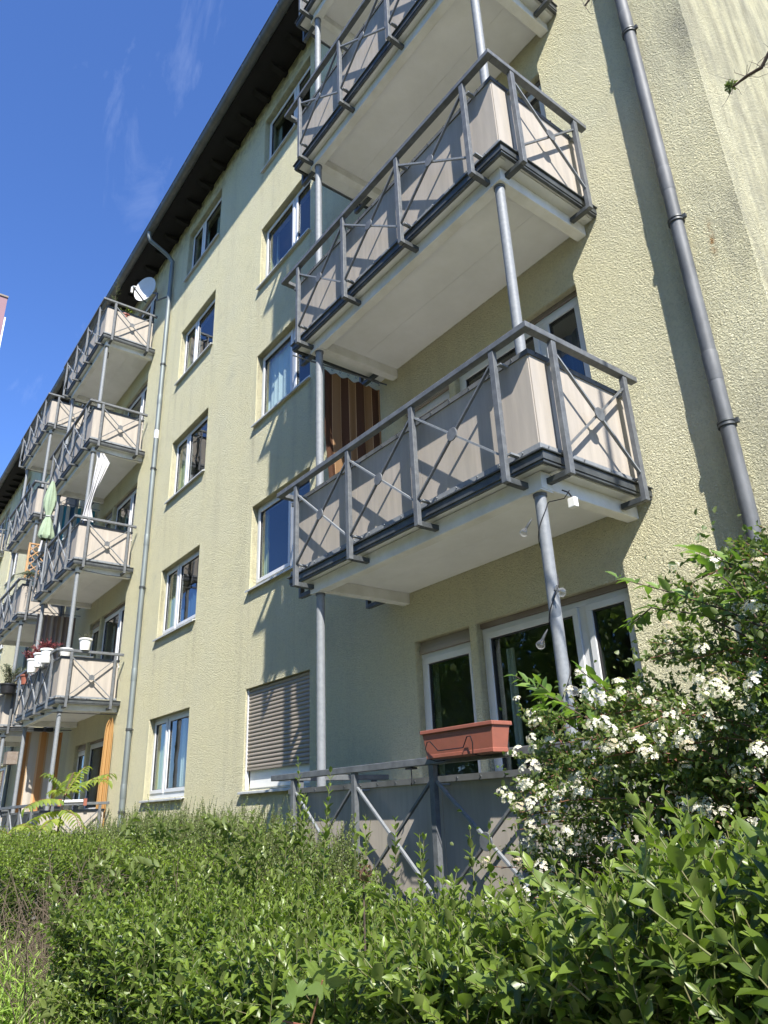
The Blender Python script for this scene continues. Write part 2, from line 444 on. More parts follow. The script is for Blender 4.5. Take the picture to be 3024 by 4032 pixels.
# ---------------------------------------------------------------- geometry helpers
class MB:
    def __init__(s):
        s.v, s.f = [], []
    def box(s, x0, x1, y0, y1, z0, z1):
        i = len(s.v)
        s.v += [(x0, y0, z0), (x1, y0, z0), (x1, y1, z0), (x0, y1, z0), (x0, y0, z1), (x1, y0, z1), (x1, y1, z1), (x0, y1, z1)]
        s.f += [tuple(i + k for k in q) for q in ((0, 3, 2, 1), (4, 5, 6, 7), (0, 1, 5, 4), (1, 2, 6, 5), (2, 3, 7, 6), (3, 0, 4, 7))]
        return s
    def bar(s, a, b, w, h, upv=(0, 0, 1)):
        a, b = Vector(a), Vector(b)
        d = (b - a).normalized()
        u = Vector(upv)
        sx = d.cross(u)
        if sx.length < 1e-4:
            sx = d.cross(Vector((1, 0, 0)))
        sx.normalize()
        sz = sx.cross(d).normalized()
        i = len(s.v)
        for p in (a, b):
            for (m_, n_) in ((-1, -1), (1, -1), (1, 1), (-1, 1)):
                s.v.append(tuple(p + sx * (m_ * w / 2) + sz * (n_ * h / 2)))
        s.f += [tuple(i + k for k in q) for q in ((0, 1, 2, 3), (7, 6, 5, 4), (0, 4, 5, 1), (1, 5, 6, 2), (2, 6, 7, 3), (3, 7, 4, 0))]
        return s
    def tube(s, pts, r, n=10, cap=True):
        pts = [Vector(p) for p in pts]
        rs = r if isinstance(r, (list, tuple)) else [r] * len(pts)
        i0 = len(s.v)
        prev = None
        for k, p in enumerate(pts):
            if k == 0: d = pts[1] - pts[0]
            elif k == len(pts) - 1: d = pts[-1] - pts[-2]
            else: d = pts[k + 1] - pts[k - 1]
            d.normalize()
            if prev is None:
                u = d.cross(Vector((0, 0, 1)))
                if u.length < 1e-3: u = d.cross(Vector((1, 0, 0)))
            else:
                u = prev - d * prev.dot(d)
            u.normalize()
            prev = u
            w = d.cross(u)
            for j in range(n):
                a = 2 * math.pi * j / n
                s.v.append(tuple(p + (u * math.cos(a) + w * math.sin(a)) * rs[k]))
        for k in range(len(pts) - 1):
            for j in range(n):
                a, b = i0 + k * n + j, i0 + k * n + (j + 1) % n
                s.f.append((a, b, b + n, a + n))
        if cap:
            s.f.append(tuple(i0 + j for j in reversed(range(n))))
            s.f.append(tuple(i0 + (len(pts) - 1) * n + j for j in range(n)))
        return s
    def lathe(s, prof, c=(0, 0, 0), n=20, axis='Z'):
        i0 = len(s.v)
        for (r, z) in prof:
            for j in range(n):
                a = 2 * math.pi * j / n
                if axis == 'Z': p = (c[0] + r * math.cos(a), c[1] + r * math.sin(a), c[2] + z)
                elif axis == 'Y': p = (c[0] + r * math.cos(a), c[1] + z, c[2] + r * math.sin(a))
                else: p = (c[0] + z, c[1] + r * math.cos(a), c[2] + r * math.sin(a))
                s.v.append(p)
        for k in range(len(prof) - 1):
            for j in range(n):
                a, b = i0 + k * n + j, i0 + k * n + (j + 1) % n
                s.f.append((a, b, b + n, a + n))
        return s
    def prism(s, poly, a, b, axis='X'):
        """poly in the two other axes, extruded from a to b"""
        i0, n = len(s.v), len(poly)
        for t in (a, b):
            for (p, q) in poly:
                s.v.append({'X': (t, p, q), 'Y': (p, t, q), 'Z': (p, q, t)}[axis])
        s.f.append(tuple(i0 + j for j in range(n)))
        s.f.append(tuple(i0 + n + j for j in reversed(range(n))))
        for j in range(n):
            k = (j + 1) % n
            s.f.append((i0 + k, i0 + j, i0 + n + j, i0 + n + k))
        return s
    def mesh(s, name, m, off=(0, 0, 0), smooth=False, bevel=0):
        me = bpy.data.meshes.new(name)
        v = [(a - off[0], b - off[1], c - off[2]) for a, b, c in s.v]
        me.from_pydata(v, [], s.f)
        me.materials.append(m)
        import bmesh
        bm = bmesh.new()
        bm.from_mesh(me)
        bmesh.ops.recalc_face_normals(bm, faces=bm.faces)
        bm.to_mesh(me)
        bm.free()
        if smooth:
            me.shade_smooth()
            try: me.set_sharp_from_angle(angle=math.radians(40))
            except Exception: pass
        me.update()
        return me
    def build(s, name, m, parent=None, off=None, smooth=False, kind=None, bevel=0.0):
        if off is None:
            off = WPOS.get(parent.name, (0, 0, 0)) if parent else (0, 0, 0)
        o = link(name, s.mesh(name, m, off, smooth), parent)
        if parent:
            WPOS[o.name] = off
        if bevel:
            b = o.modifiers.new('edge', 'BEVEL')
            b.width = bevel
            b.segments = 2
            b.limit_method = 'ANGLE'
        if kind: o['kind'] = kind
        return o

WPOS = {}
def link(name, data, parent=None):
    o = bpy.data.objects.new(name, data)
    COL.objects.link(o)
    if parent: o.parent = parent
    return o

def thing(name, label, cat, loc=(0, 0, 0), group=None):
    o = bpy.data.objects.new(name, None)
    COL.objects.link(o)
    o.location = loc
    o.empty_display_size = 0.1
    o['label'] = label
    o['category'] = cat
    if group: o['group'] = group
    WPOS[o.name] = tuple(loc)
    return o

def part(name, parent):
    """an Empty part that only carries sub-parts"""
    o = bpy.data.objects.new(name, None)
    COL.objects.link(o)
    o.parent = parent
    WPOS[o.name] = WPOS.get(parent.name, (0, 0, 0))
    return o

def dup(o, parent=None, skip=()):
    c = o.copy()
    COL.objects.link(c)
    c.parent = parent
    for ch in list(o.children):
        if ch.name.split('.')[0] in skip: continue
        dup(ch, c)
    return c

def struct(name, mb, m, smooth=False):
    o = link(name, mb.mesh(name, m, (0, 0, 0), smooth))
    o['kind'] = 'structure'
    return o

def np_mesh(name, V, T, m, tint=None, smooth=True):
    V = np.ascontiguousarray(V, dtype=np.float32).reshape(-1, 3)
    T = np.ascontiguousarray(T, dtype=np.int32).reshape(-1, 3)
    me = bpy.data.meshes.new(name)
    me.vertices.add(len(V))
    me.vertices.foreach_set('co', V.ravel())
    me.loops.add(len(T) * 3)
    me.loops.foreach_set('vertex_index', T.ravel())
    me.polygons.add(len(T))
    me.polygons.foreach_set('loop_start', np.arange(0, len(T) * 3, 3, dtype=np.int32))
    me.polygons.foreach_set('loop_total', np.full(len(T), 3, dtype=np.int32))
    if smooth:
        me.polygons.foreach_set('use_smooth', np.ones(len(T), dtype=bool))
    me.materials.append(m)
    if tint is not None:
        a = me.attributes.new('tint', 'FLOAT', 'POINT')
        a.data.foreach_set('value', np.ascontiguousarray(tint, dtype=np.float32))
    me.update(calc_edges=True)
    return me

def nrm(a):
    return a / np.maximum(np.linalg.norm(a, axis=-1, keepdims=True), 1e-9)

LT = np.array([[0, 2, 1], [0, 3, 2], [1, 2, 5], [1, 5, 4], [2, 3, 6], [2, 6, 5], [4, 5, 7], [5, 6, 7]])
def leaf_arrays(P, D, N, L, W, fold=0.25, droop=0.18, tint=None):
    """folded, drooping eight-vertex leaves"""
    D = nrm(D)
    S = nrm(np.cross(D, N))
    N = nrm(np.cross(S, D))
    L = L[:, None]; W = W[:, None]
    def pt(t, s, h):
        return P + D * (L * t) + S * (W * s) + N * (W * h) - N * (L * droop * t * t)
    vs = [pt(0, 0, 0), pt(0.32, -0.5, fold), pt(0.32, 0, 0), pt(0.32, 0.5, fold),
          pt(0.68, -0.42, fold * .8), pt(0.68, 0, 0), pt(0.68, 0.42, fold * .8), pt(1.0, 0, 0)]
    V = np.stack(vs, 1)
    n = len(P)
    T = (LT[None] + (np.arange(n) * 8)[:, None, None]).reshape(-1, 3)
    tt = np.repeat(tint if tint is not None else np.zeros(n), 8)
    return V.reshape(-1, 3), T, tt

def small_leaf_arrays(P, D, N, L, W, tint):
    D = nrm(D); S = nrm(np.cross(D, N)); N = nrm(np.cross(S, D))
    L = L[:, None]; W = W[:, None]
    V = np.stack([P, P + D * L * .45 - S * W * .5 + N * W * .12, P + D * L, P + D * L * .45 + S * W * .5 + N * W * .12], 1)
    n = len(P)
    T = (np.array([[0, 3, 2], [0, 2, 1]])[None] + (np.arange(n) * 4)[:, None, None]).reshape(-1, 3)
    return V.reshape(-1, 3), T, np.repeat(tint, 4)

def stem_arrays(A, B, ra, rb, bend=None):
    """three-sided stems from A to B with one mid joint"""
    n = len(A)
    D = nrm(B - A)
    U = nrm(np.cross(D, np.tile([0.31, 0.2, 0.93], (n, 1))))
    W_ = np.cross(D, U)
    Mid = (A + B) / 2 + (bend if bend is not None else 0)
    rings = []
    for P, r in ((A, ra), (Mid, (ra + rb) / 2), (B, rb)):
        for a in (0, 2.094, 4.189):
            rings.append(P + (U * math.cos(a) + W_ * math.sin(a)) * (r[:, None] if isinstance(r, np.ndarray) else r))
    V = np.stack(rings, 1)
    t = []
    for k in (0, 3):
        for j in range(3):
            a, b = k + j, k + (j + 1) % 3
            t += [[a, b, b + 3], [a, b + 3, a + 3]]
    T = (np.array(t)[None] + (np.arange(n) * 9)[:, None, None]).reshape(-1, 3)
    return V.reshape(-1, 3), T

def shoot_leaves(B, D, Ln, spacing, L, W, ang=0.95, curve=0.0, phi=None, tipt=0.5, base_t=0.0, tip_small=0.45, noise=0.25):
    """leaf pairs along shoots. returns P, dir, normal, length, width, tint, shoot tips"""
    n = len(B)
    D = nrm(D)
    K = int(max(Ln) / spacing) + 1
    k = np.arange(K)
    t = (k + 0.5) * spacing
    T_ = np.broadcast_to(t, (n, K))
    mask = T_ < Ln[:, None]
    U = nrm(np.cross(D, nrm(rng.normal(size=(n, 3)))))
    V_ = np.cross(D, U)
    if phi is None: phi = rng.uniform(0, 6.28, n)
    out = []
    frac = T_ / Ln[:, None]
    upv = np.array([0, 0, 1.0])
    pos = B[:, None, :] + D[:, None, :] * T_[..., None] + upv * (curve * (T_ ** 2))[..., None]
    dd = nrm(D[:, None, :] + upv * (2 * curve * T_)[..., None])
    for side in (0, math.pi):
        a = phi[:, None] + k[None] * (math.pi / 2) + side
        rad = U[:, None, :] * np.cos(a)[..., None] + V_[:, None, :] * np.sin(a)[..., None]
        an = ang * (1 - 0.45 * frac)
        ld = dd * np.cos(an)[..., None] + rad * np.sin(an)[..., None]
        ln = dd * np.sin(an)[..., None] - rad * np.cos(an)[..., None]
        ld = ld + rng.normal(size=ld.shape) * noise * 0.6
        ln = ln + rng.normal(size=ln.shape) * noise + upv * 0.45
        sz = (1 - (1 - tip_small) * np.clip((frac - 0.55) / 0.45, 0, 1)) * rng.uniform(0.75, 1.15, frac.shape)
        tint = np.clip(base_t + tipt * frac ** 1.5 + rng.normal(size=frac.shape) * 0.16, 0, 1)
        out.append((pos[mask], ld[mask], ln[mask], (L * sz)[mask], (W * sz)[mask], tint[mask]))
    cat = [np.concatenate([o[i] for o in out]) for i in range(6)]
    tips = B + D * Ln[:, None] + upv * (curve * Ln ** 2)[:, None]
    return cat, tips

def emit_leaves(name, cats, m, parent, fold=0.25, droop=0.18, kind='stuff', small=False):
    P, D_, N_, L_, W_, t = [np.concatenate([c[i] for c in cats]) for i in range(6)]
    if small: V, T, tt = small_leaf_arrays(P, D_, N_, L_, W_, t)
    else: V, T, tt = leaf_arrays(P, D_, N_, L_, W_, fold, droop, t)
    V = V - np.array(WPOS.get(parent.name, (0, 0, 0)))
    o = link(name, np_mesh(name, V, T, m, tt), parent)
    if kind: o['kind'] = kind
    return o

def emit_stems(name, segs, m, parent, kind='stuff'):
    V, T, off = [], [], 0
    for (A, B, ra, rb, bend) in segs:
        v, t = stem_arrays(A, B, ra, rb, bend)
        V.append(v); T.append(t + off); off += len(v)
    V = np.concatenate(V) - np.array(WPOS.get(parent.name, (0, 0, 0)))
    o = link(name, np_mesh(name, V, np.concatenate(T), m), parent)
    if kind: o['kind'] = kind
    return o

def cloth(name, m, parent, p0, p1, ztop, zbot, folds=8, amp=0.03, thick_dir=(1, 0, 0), top_sag=0.02, pinch=None, nu=64, nv=16, hem=0.0, shift=(0, 0)):
    """hanging cloth between p0 and p1 (x, y), pleated; thin but double-sided with real hem thickness"""
    p0, p1 = np.array(p0, float), np.array(p1, float)
    L = np.linalg.norm(p1 - p0)
    td = np.array(thick_dir[:2], float)
    V, tint = [], []
    for s in (0, 1):
        for j in range(nv + 1):
            v = j / nv
            z = ztop + (zbot - ztop) * v
            for i in range(nu + 1):
                u = i / nu
                w = 1.0
                c = 0.5
                if pinch:
                    w = np.interp(v, [q[0] for q in pinch], [q[1] for q in pinch])
                    c = np.interp(v, [q[0] for q in pinch], [q[2] for q in pinch])
                uu = c + (u - 0.5) * w
                fold = math.sin(u * folds * 2 * math.pi + 0.7 * math.sin(5 * u)) * amp * (0.5 + 0.6 * v) * (1 + 0.4 * math.sin(9 * u + 2)) / max(w, 0.35)
                pos = p0 + (p1 - p0) * uu + td * (fold + s * 0.004)
                zz = z - (top_sag * abs(math.sin(u * folds * math.pi)) * (1 - v)) + (hem * math.sin(u * 7) * v)
                V.append((pos[0] + shift[0] * v, pos[1] + shift[1] * v, zz))
                tint.append(u * L)
    T = []
    R = nu + 1
    for s in (0, 1):
        b = s * R * (nv + 1)
        for j in range(nv):
            for i in range(nu):
                a = b + j * R + i
                q = (a, a + 1, a + 1 + R, a + R)
                if s: q = q[::-1]
                T += [(q[0], q[1], q[2]), (q[0], q[2], q[3])]
    V = np.array(V) - np.array(WPOS.get(parent.name, (0, 0, 0)) if parent else (0, 0, 0))
    return link(name, np_mesh(name, V, T, m, tint), parent)

# ---------------------------------------------------------------- the ground
GZ = -1.6
g = MB(); g.box(-160, 120, -140, 160, GZ - 0.3, GZ)
struct('ground', g, M['ground'])
g = MB(); g.box(-60, 30, -2.6, 0.15, GZ - 0.02, GZ + 0.03)
path = struct('path', g, M['joint'])
pm = MB(); pm.box(-0.24, 0.24, -0.24, 0.24, 0, 0.03)
pmesh = pm.mesh('paving_slab', M['paving'])
for i in range(-13, 3):
    for j in range(5):
        s_ = link('paving_slab', pmesh, path)
        s_.location = (i * 0.5, -2.3 + j * 0.5, GZ + 0.012)

# ---------------------------------------------------------------- the building
H = 2.74
YW = 4.61
XR = -1.55
XL = -62.0
bld = thing('apartment_building', 'long pale yellow roughcast apartment block behind the steel balconies', 'building', (-20, 6, GZ))
openings = []   # (x0,x1,z0,z1,depth)
DF = (-12.92, -11.165)
DW = (-9.23, -7.54)
units = []      # balcony centres and mirror sign
CB, CC_, CD, CE = -4.305, -16.245, -21.22, -33.15
def rng_sorted(a, b): return (min(a, b), max(a, b))
win_list = []
for k in range(5):
    zb, zt = 0.275 + H * k, 1.59 + H * k
    for (a, b, kind) in ((DW[0], DW[1], 'W'), (DF[0], DF[1], 'F'), (-26.3, -24.55, 'F2'), (-29.93, -28.24, 'W2')):
        win_list.append((a, b, zb, zt, kind, k))
        openings.append((a, b, zb, zt))
door_list = []
for (c, s) in ((CB, 1), (CC_, 1), (CD, -1), (CE, -1)):
    for k in range(5):
        zt = 1.53 + H * k
        fl = -0.58 + H * k
        d = rng_sorted(c - s * 1.225, c - s * 0.425)
        w = rng_sorted(c - s * 0.345, c + s * 1.295)
        door_list.append((d, w, fl, zt, c, s, k))
        openings.append((d[0], d[1], fl, zt))
        openings.append((w[0], w[1], 0.12 + H * k, zt))
ZT = 13.45
xs = sorted(set([XL, XR] + [o[0] for o in openings] + [o[1] for o in openings]))
zs = sorted(set([GZ - 0.1, ZT] + [o[2] for o in openings] + [o[3] for o in openings]))
wv, wf = [], []
def quad(a, b, c, d):
    i = len(wv)
    wv.extend([a, b, c, d]); wf.append((i, i + 1, i + 2, i + 3))
for i in range(len(xs) - 1):
    for j in range(len(zs) - 1):
        cx, cz = (xs[i] + xs[i + 1]) / 2, (zs[j] + zs[j + 1]) / 2
        if any(o[0] < cx < o[1] and o[2] < cz < o[3] for o in openings): continue
        quad((xs[i], YW, zs[j]), (xs[i + 1], YW, zs[j]), (xs[i + 1], YW, zs[j + 1]), (xs[i], YW, zs[j + 1]))
RD = 0.30
for (a, b, c, d) in openings:
    y0, y1 = YW, YW + RD
    quad((a, y0, c), (a, y0, d), (a, y1, d), (a, y1, c))
    quad((b, y0, d), (b, y0, c), (b, y1, c), (b, y1, d))
    quad((a, y0, d), (b, y0, d), (b, y1, d), (a, y1, d))
    quad((b, y0, c), (a, y0, c), (a, y1, c), (b, y1, c))
YB = 15.5
YR = (YW + YB) / 2
quad((XR, YW, GZ - .1), (XR, YB, GZ - .1), (XR, YB, ZT), (XR, YW, ZT))
i = len(wv); wv.extend([(XR, YW, ZT), (XR, YB, ZT), (XR, YR, ZT + 3.6)]); wf.append((i, i + 1, i + 2))
quad((XL, YW, GZ - .1), (XL, YB, GZ - .1), (XL, YB, ZT), (XL, YW, ZT))
quad((XL, YB, GZ - .1), (XR, YB, GZ - .1), (XR, YB, ZT), (XL, YB, ZT))
me = bpy.data.meshes.new('wall')
off = WPOS[bld.name]
me.from_pydata([(a - off[0], b - off[1], c - off[2]) for a, b, c in wv], [], wf)
me.materials.append(M['wall'])
wall = link('wall', me, bld)
# inner floors and a back wall so that windows look into rooms
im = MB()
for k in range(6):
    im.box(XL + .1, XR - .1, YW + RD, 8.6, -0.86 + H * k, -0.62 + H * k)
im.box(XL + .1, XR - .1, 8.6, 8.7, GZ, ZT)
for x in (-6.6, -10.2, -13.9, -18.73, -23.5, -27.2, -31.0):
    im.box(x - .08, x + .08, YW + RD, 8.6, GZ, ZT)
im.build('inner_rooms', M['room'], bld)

# roof and eave
rm = MB()
pitch_r = math.radians(24)
def roofz(y): return 13.0 + (y - 3.93) * math.tan(pitch_r)
rm.prism([(3.93, roofz(3.93) + .04), (YR, roofz(YR) + .04), (YR, roofz(YR) + .16), (3.93, roofz(3.93) + .12)], XL, XR + .25)
rm.prism([(YR, roofz(YR) + .04), (YB + .5, roofz(3.93) + .04), (YB + .5, roofz(3.93) + .12), (YR, roofz(YR) + .16)], XL, XR + .25)
rm.build('roof', M['roof'], bld)
sm_ = MB()
sm_.prism([(4.02, 12.945), (YW - .002, 13.02), (YW - .002, 13.045), (4.02, 12.97)], XL, XR + .2)
sm_.build('soffit_board', M['wood_dark'], bld)
fm = MB(); fm.box(XL, XR + .2, 4.028, 4.05, 12.93, 13.03)
fm.build('fascia_board', M['wood_dark'], bld)
raf = MB()
zz = lambda y: roofz(y)
raf.prism([(4.24, 12.971), (YW - .003, 13.019), (YW - .003, 12.93), (4.56, 12.905), (4.50, 12.895), (4.30, 12.915)], -0.055, 0.055)
rmesh = raf.mesh('rafter', M['wood_dark'])
for i in range(60):
    x = -2.45 - 0.66 * i
    o = link('rafter', rmesh, bld)
    o.location = (x - off[0], -off[1], -off[2])
gm = MB()
prof = [(4.0 - 0.085 - 0.075 * 0 + 0.075 * math.cos(a), 12.965 + 0.075 * math.sin(a)) for a in np.linspace(math.pi, 2 * math.pi, 13)]
outer = [(3.84 + 0.09 + 0.095 * math.cos(a) , 12.985 + 0.095 * math.sin(a)) for a in np.linspace(math.pi, 2 * math.pi, 13)]
inner = [(3.84 + 0.09 + 0.089 * math.cos(a), 12.985 + 0.089 * math.sin(a)) for a in np.linspace(2 * math.pi, math.pi, 13)]
gm.prism(outer + inner, XL, XR + .25)
gut = gm.build('gutter', M['gutter'], bld, smooth=True)
lm = MB(); lm.tube([(XL, 3.833, 12.995), (XR + .25, 3.833, 12.995)], 0.011, 8)
lm.build('gutter_bead', M['gutter'], gut, off=off, smooth=True)
rg = MB()
po = [(3.93 + 0.1015 * math.cos(a), 12.985 + 0.1015 * math.sin(a)) for a in np.linspace(math.pi * .97, 2 * math.pi, 13)]
pi_ = [(3.93 + 0.096 * math.cos(a), 12.985 + 0.096 * math.sin(a)) for a in np.linspace(2 * math.pi, math.pi * .97, 13)]
rg.prism(po + pi_, -0.016, 0.016)
rgm = rg.mesh('gutter_bracket', M['gutter'], smooth=True)
for i in range(60):
    o = link('gutter_bracket', rgm, gut)
    o.location = (-2.67 - 0.672 * i - off[0], -off[1], -off[2])

# downpipes
def downpipe(x, yc, zt, zb, joints, brackets, m, elbow=False, label=None, tape=None):
    d = MB()
    if elbow:
        d.tube([(x, 3.92, 12.93), (x, 3.92, 12.78), (x - .01, 3.97, 12.68), (x, 4.2, 12.56), (x, 4.42, 12.44), (x, yc, 12.32), (x, yc, 12.1), (x, yc, zb)], 0.05, 18)
    else:
        d.tube([(x, yc, zt), (x, yc, zb)], 0.051, 24)
    p = d.build('downpipe', m, bld, smooth=True)
    if label: p['label'] = label
    for z in joints:
        j = MB(); j.tube([(x, yc, z + .012), (x, yc, z), (x, yc, z - .22), (x, yc, z - .23)], [0.0515, 0.0545, 0.054, 0.0515], 24)
        j.build('pipe_sleeve', m, p, off=off, smooth=True)
    for z in brackets:
        b = MB()
        b.lathe([(0.0545, -.024), (0.062, -.022), (0.062, -.01), (0.056, -.008), (0.056, .004), (0.062, .006), (0.062, .018), (0.0545, .02)], (x, yc, z), 24)
        b.box(x + .055, x + .085, yc - .012, yc + .012, z - .018, z + .016)
        b.box(x - .008, x + .008, yc + .05, YW + .01, z - .012, z + .008)
        b.build('pipe_clip', M['dark_metal'], p, off=off, smooth=True)
    if tape:
        t_ = MB(); t_.tube([(x, yc, tape + .1), (x, yc, tape - .1)], 0.0535, 18)
        t_.build('repair_sleeve', M['tape'], p, off=off, smooth=True)
    return p
downpipe(-1.985, 4.535, 13.0, GZ, [6.56, 4.66, 2.9, 0.9], [6.31, 4.13, 2.33, 0.4], M['zinc'], label='near downpipe of blue-grey weathered zinc')
downpipe(-13.72, 4.53, 12.9, GZ, [11.4, 8.6, 5.3, 2.6, 0.55], [9.4, 6.8, 4.2, 1.5, 0.1], M['zinc_far'], elbow=True, label='far downpipe of grey-green zinc under the gutter', tape=7.62)
downpipe(-23.75, 4.53, 12.9, GZ, [8.6, 5.3], [9.4, 6.8], M['zinc_far'], elbow=True, label='downpipe left of the third balcony stack')

# windows
def frame_mb(x0, x1, z0, z1, y0, y1, w, wb=None, mb=None):
    mb = mb or MB()
    wb = wb or w
    mb.box(x0, x1, y0, y1, z0, z0 + wb)
    mb.box(x0, x1, y0, y1, z1 - w, z1)
    mb.box(x0, x0 + w, y0, y1, z0 + wb, z1 - w)
    mb.box(x1 - w, x1, y0, y1, z0 + wb, z1 - w)
    return mb
def make_window(kind, name='window', label=None, at=None):
    """windows built at row 0 position; copied upwards"""
    x0, x1, z0, z1 = at
    fy0, fy1 = YW + 0.105, YW + 0.165
    base = (0.10 if kind in ('W', 'W2') else 0.085)
    mb = frame_mb(x0, x1, z0, z1, fy0, fy1, 0.045, base)
    w = mb.build(name, M['pvc'], bld, bevel=0.004)
    frac = {'W': 0.62, 'W2': 0.38, 'F': 0.37, 'F2': 0.63}[kind]
    xm = x0 + (x1 - x0) * frac
    mu = MB(); mu.box(xm - .03, xm + .03, fy0 + .002, fy1, z0 + base, z1 - .045)
    mu.build('mullion', M['pvc'], w, off=off, bevel=0.004)
    for (a, b) in ((x0 + .045, xm - .03), (xm + .03, x1 - .045)):
        s = frame_mb(a + .001, b - .001, z0 + base + .001, z1 - .046, fy0 - .014, fy1 - .012, 0.058)
        s.build('sash', M['pvc'], w, off=off, bevel=0.004)
        q = frame_mb(a + .059, b - .059, z0 + base + .059, z1 - .104, fy0 + .0, fy1 - .02, 0.007)
        q.build('seal', M['seal'], w, off=off)
        p = MB(); p.box(a + .062, b - .062, fy0 + .012, fy0 + .018, z0 + base + .062, z1 - .107)
        p.build('pane', M['glass'], w, off=off)
    s = MB()
    s.prism([(YW - .055, z0 - .045), (YW - .055, z0 - .018), (fy0 - .002, z0 + .004), (fy0 - .002, z0 - .012), (YW - .04, z0 - .03), (YW - .045, z0 - .045)], x0 - .035, x1 + .02)
    s.build('window_sill', M['sill'], w, off=off, bevel=0.002)
    return w
def curtain(w, x0, x1, z0, z1, m, y=None, name='curtain'):
    y = y or YW + 0.27
    mb = MB()
    n = max(6, int((x1 - x0) / 0.04))
    i0 = 0
    for i in range(n + 1):
        x = x0 + (x1 - x0) * i / n
        yy = y + 0.018 * math.sin(i * 1.9) + 0.01 * math.sin(i * 0.7)
        mb.v += [(x, yy, z0), (x, yy, z1), (x, yy + .003, z0), (x, yy + .003, z1)]
    for i in range(n):
        a = i * 4
        mb.f += [(a, a + 4, a + 5, a + 1), (a + 2, a + 3, a + 7, a + 6)]
    return mb.build(name, m, w, off=off, smooth=True)
row = ['ground-floor', 'first-floor', 'second-floor', 'third-floor', 'top-floor']
protos = {}
cur_spec = {
    ('W', 1): [(0.0, .1, 'curtain_y', 0, 1)], ('W', 2): [(0.0, .6, 'curtain_g', 0, 1)], ('W', 3): [(0.02, .08, 'curtain_w', 0, 1)],
    ('W', 4): [(0.0, .12, 'curtain_w', 0, 1), (.75, 1, 'curtain_w', 0, 1)],
    ('F', 0): [(0.0, .2, 'curtain_y', 0, 1), (.5, .62, 'curtain_w', 0, 1)], ('F', 1): [(0.0, .22, 'curtain_y', 0, 1), (.42, 1, 'curtain_b', 0, .62), (.0, .3, 'curtain_b', 0, .35)],
    ('F', 2): [(0.0, .25, 'curtain_y', 0, 1)], ('F', 3): [(0.0, .25, 'curtain_w', 0, 1)], ('F', 4): [(0.1, .3, 'curtain_w', 0, 1), (.55, .66, 'curtain_w', 0, 1)],
}
for (a, b, zb, zt, kind, k) in win_list:
    if kind not in protos:
        w = make_window(kind, at=(a, b, zb, zt))
        protos[kind] = w
    else:
        w = dup(protos[kind], bld, skip=('curtain',))
        w.location = (0, 0, H * k)
    for (u0, u1, mm, v0, v1) in cur_spec.get((kind, k), [(0.0, .2, 'curtain_w', 0, 1)]):
        # curtains hang behind the glass; offset because the copied window is shifted
        shift = H * k
        curtain(w, a + .06 + (b - a - .12) * u0, a + .06 + (b - a - .12) * u1, zb - shift + .08 + (zt - zb - .15) * v0, zb - shift + .08 + (zt - zb - .15) * v1, M[mm], y=(YW + .20 if mm in ('curtain_g', 'curtain_y') else None))

# the roller shutter, mostly lowered, over the near ground-floor window
x0, x1 = DW
sh = part('roller_shutter', bld)
sh['label'] = 'taupe roller shutter lowered over the near ground-floor window'
sl = MB()
sl.prism([(YW + .050, -.024), (YW + .042, -.012), (YW + .040, .004), (YW + .046, .018), (YW + .052, .0235), (YW + .058, .0235), (YW + .058, -.024)], x0 + .012, x1 - .012)
slm = sl.mesh('slat', M['slat'], off, smooth=True)
z = 1.565
ns = 0
while z > 0.56:
    o = link('slat', slm, sh)
    o.location = (0, 0, z)
    z -= 0.050
    ns += 1
fb = MB(); fb.box(x0 + .012, x1 - .012, YW + .038, YW + .062, z + .0, z + .026)
fb.build('end_bar', M['slat'], sh, off=off, bevel=.003)
for x in (x0 + .001, x1 - .026):
    gr = MB(); gr.box(x, x + .025, YW + .03, YW + .075, 0.28, 1.588)
    gr.build('guide_rail', M['pvc'], sh, off=off)
gb = MB(); gb.box(x0 + .05, x1 - .05, YW + .085, YW + .098, .30, .52)
o = gb.build('cover_board', M['white_pl'], sh, off=off)
o['label'] = 'pale board with greenish drips in the sill'

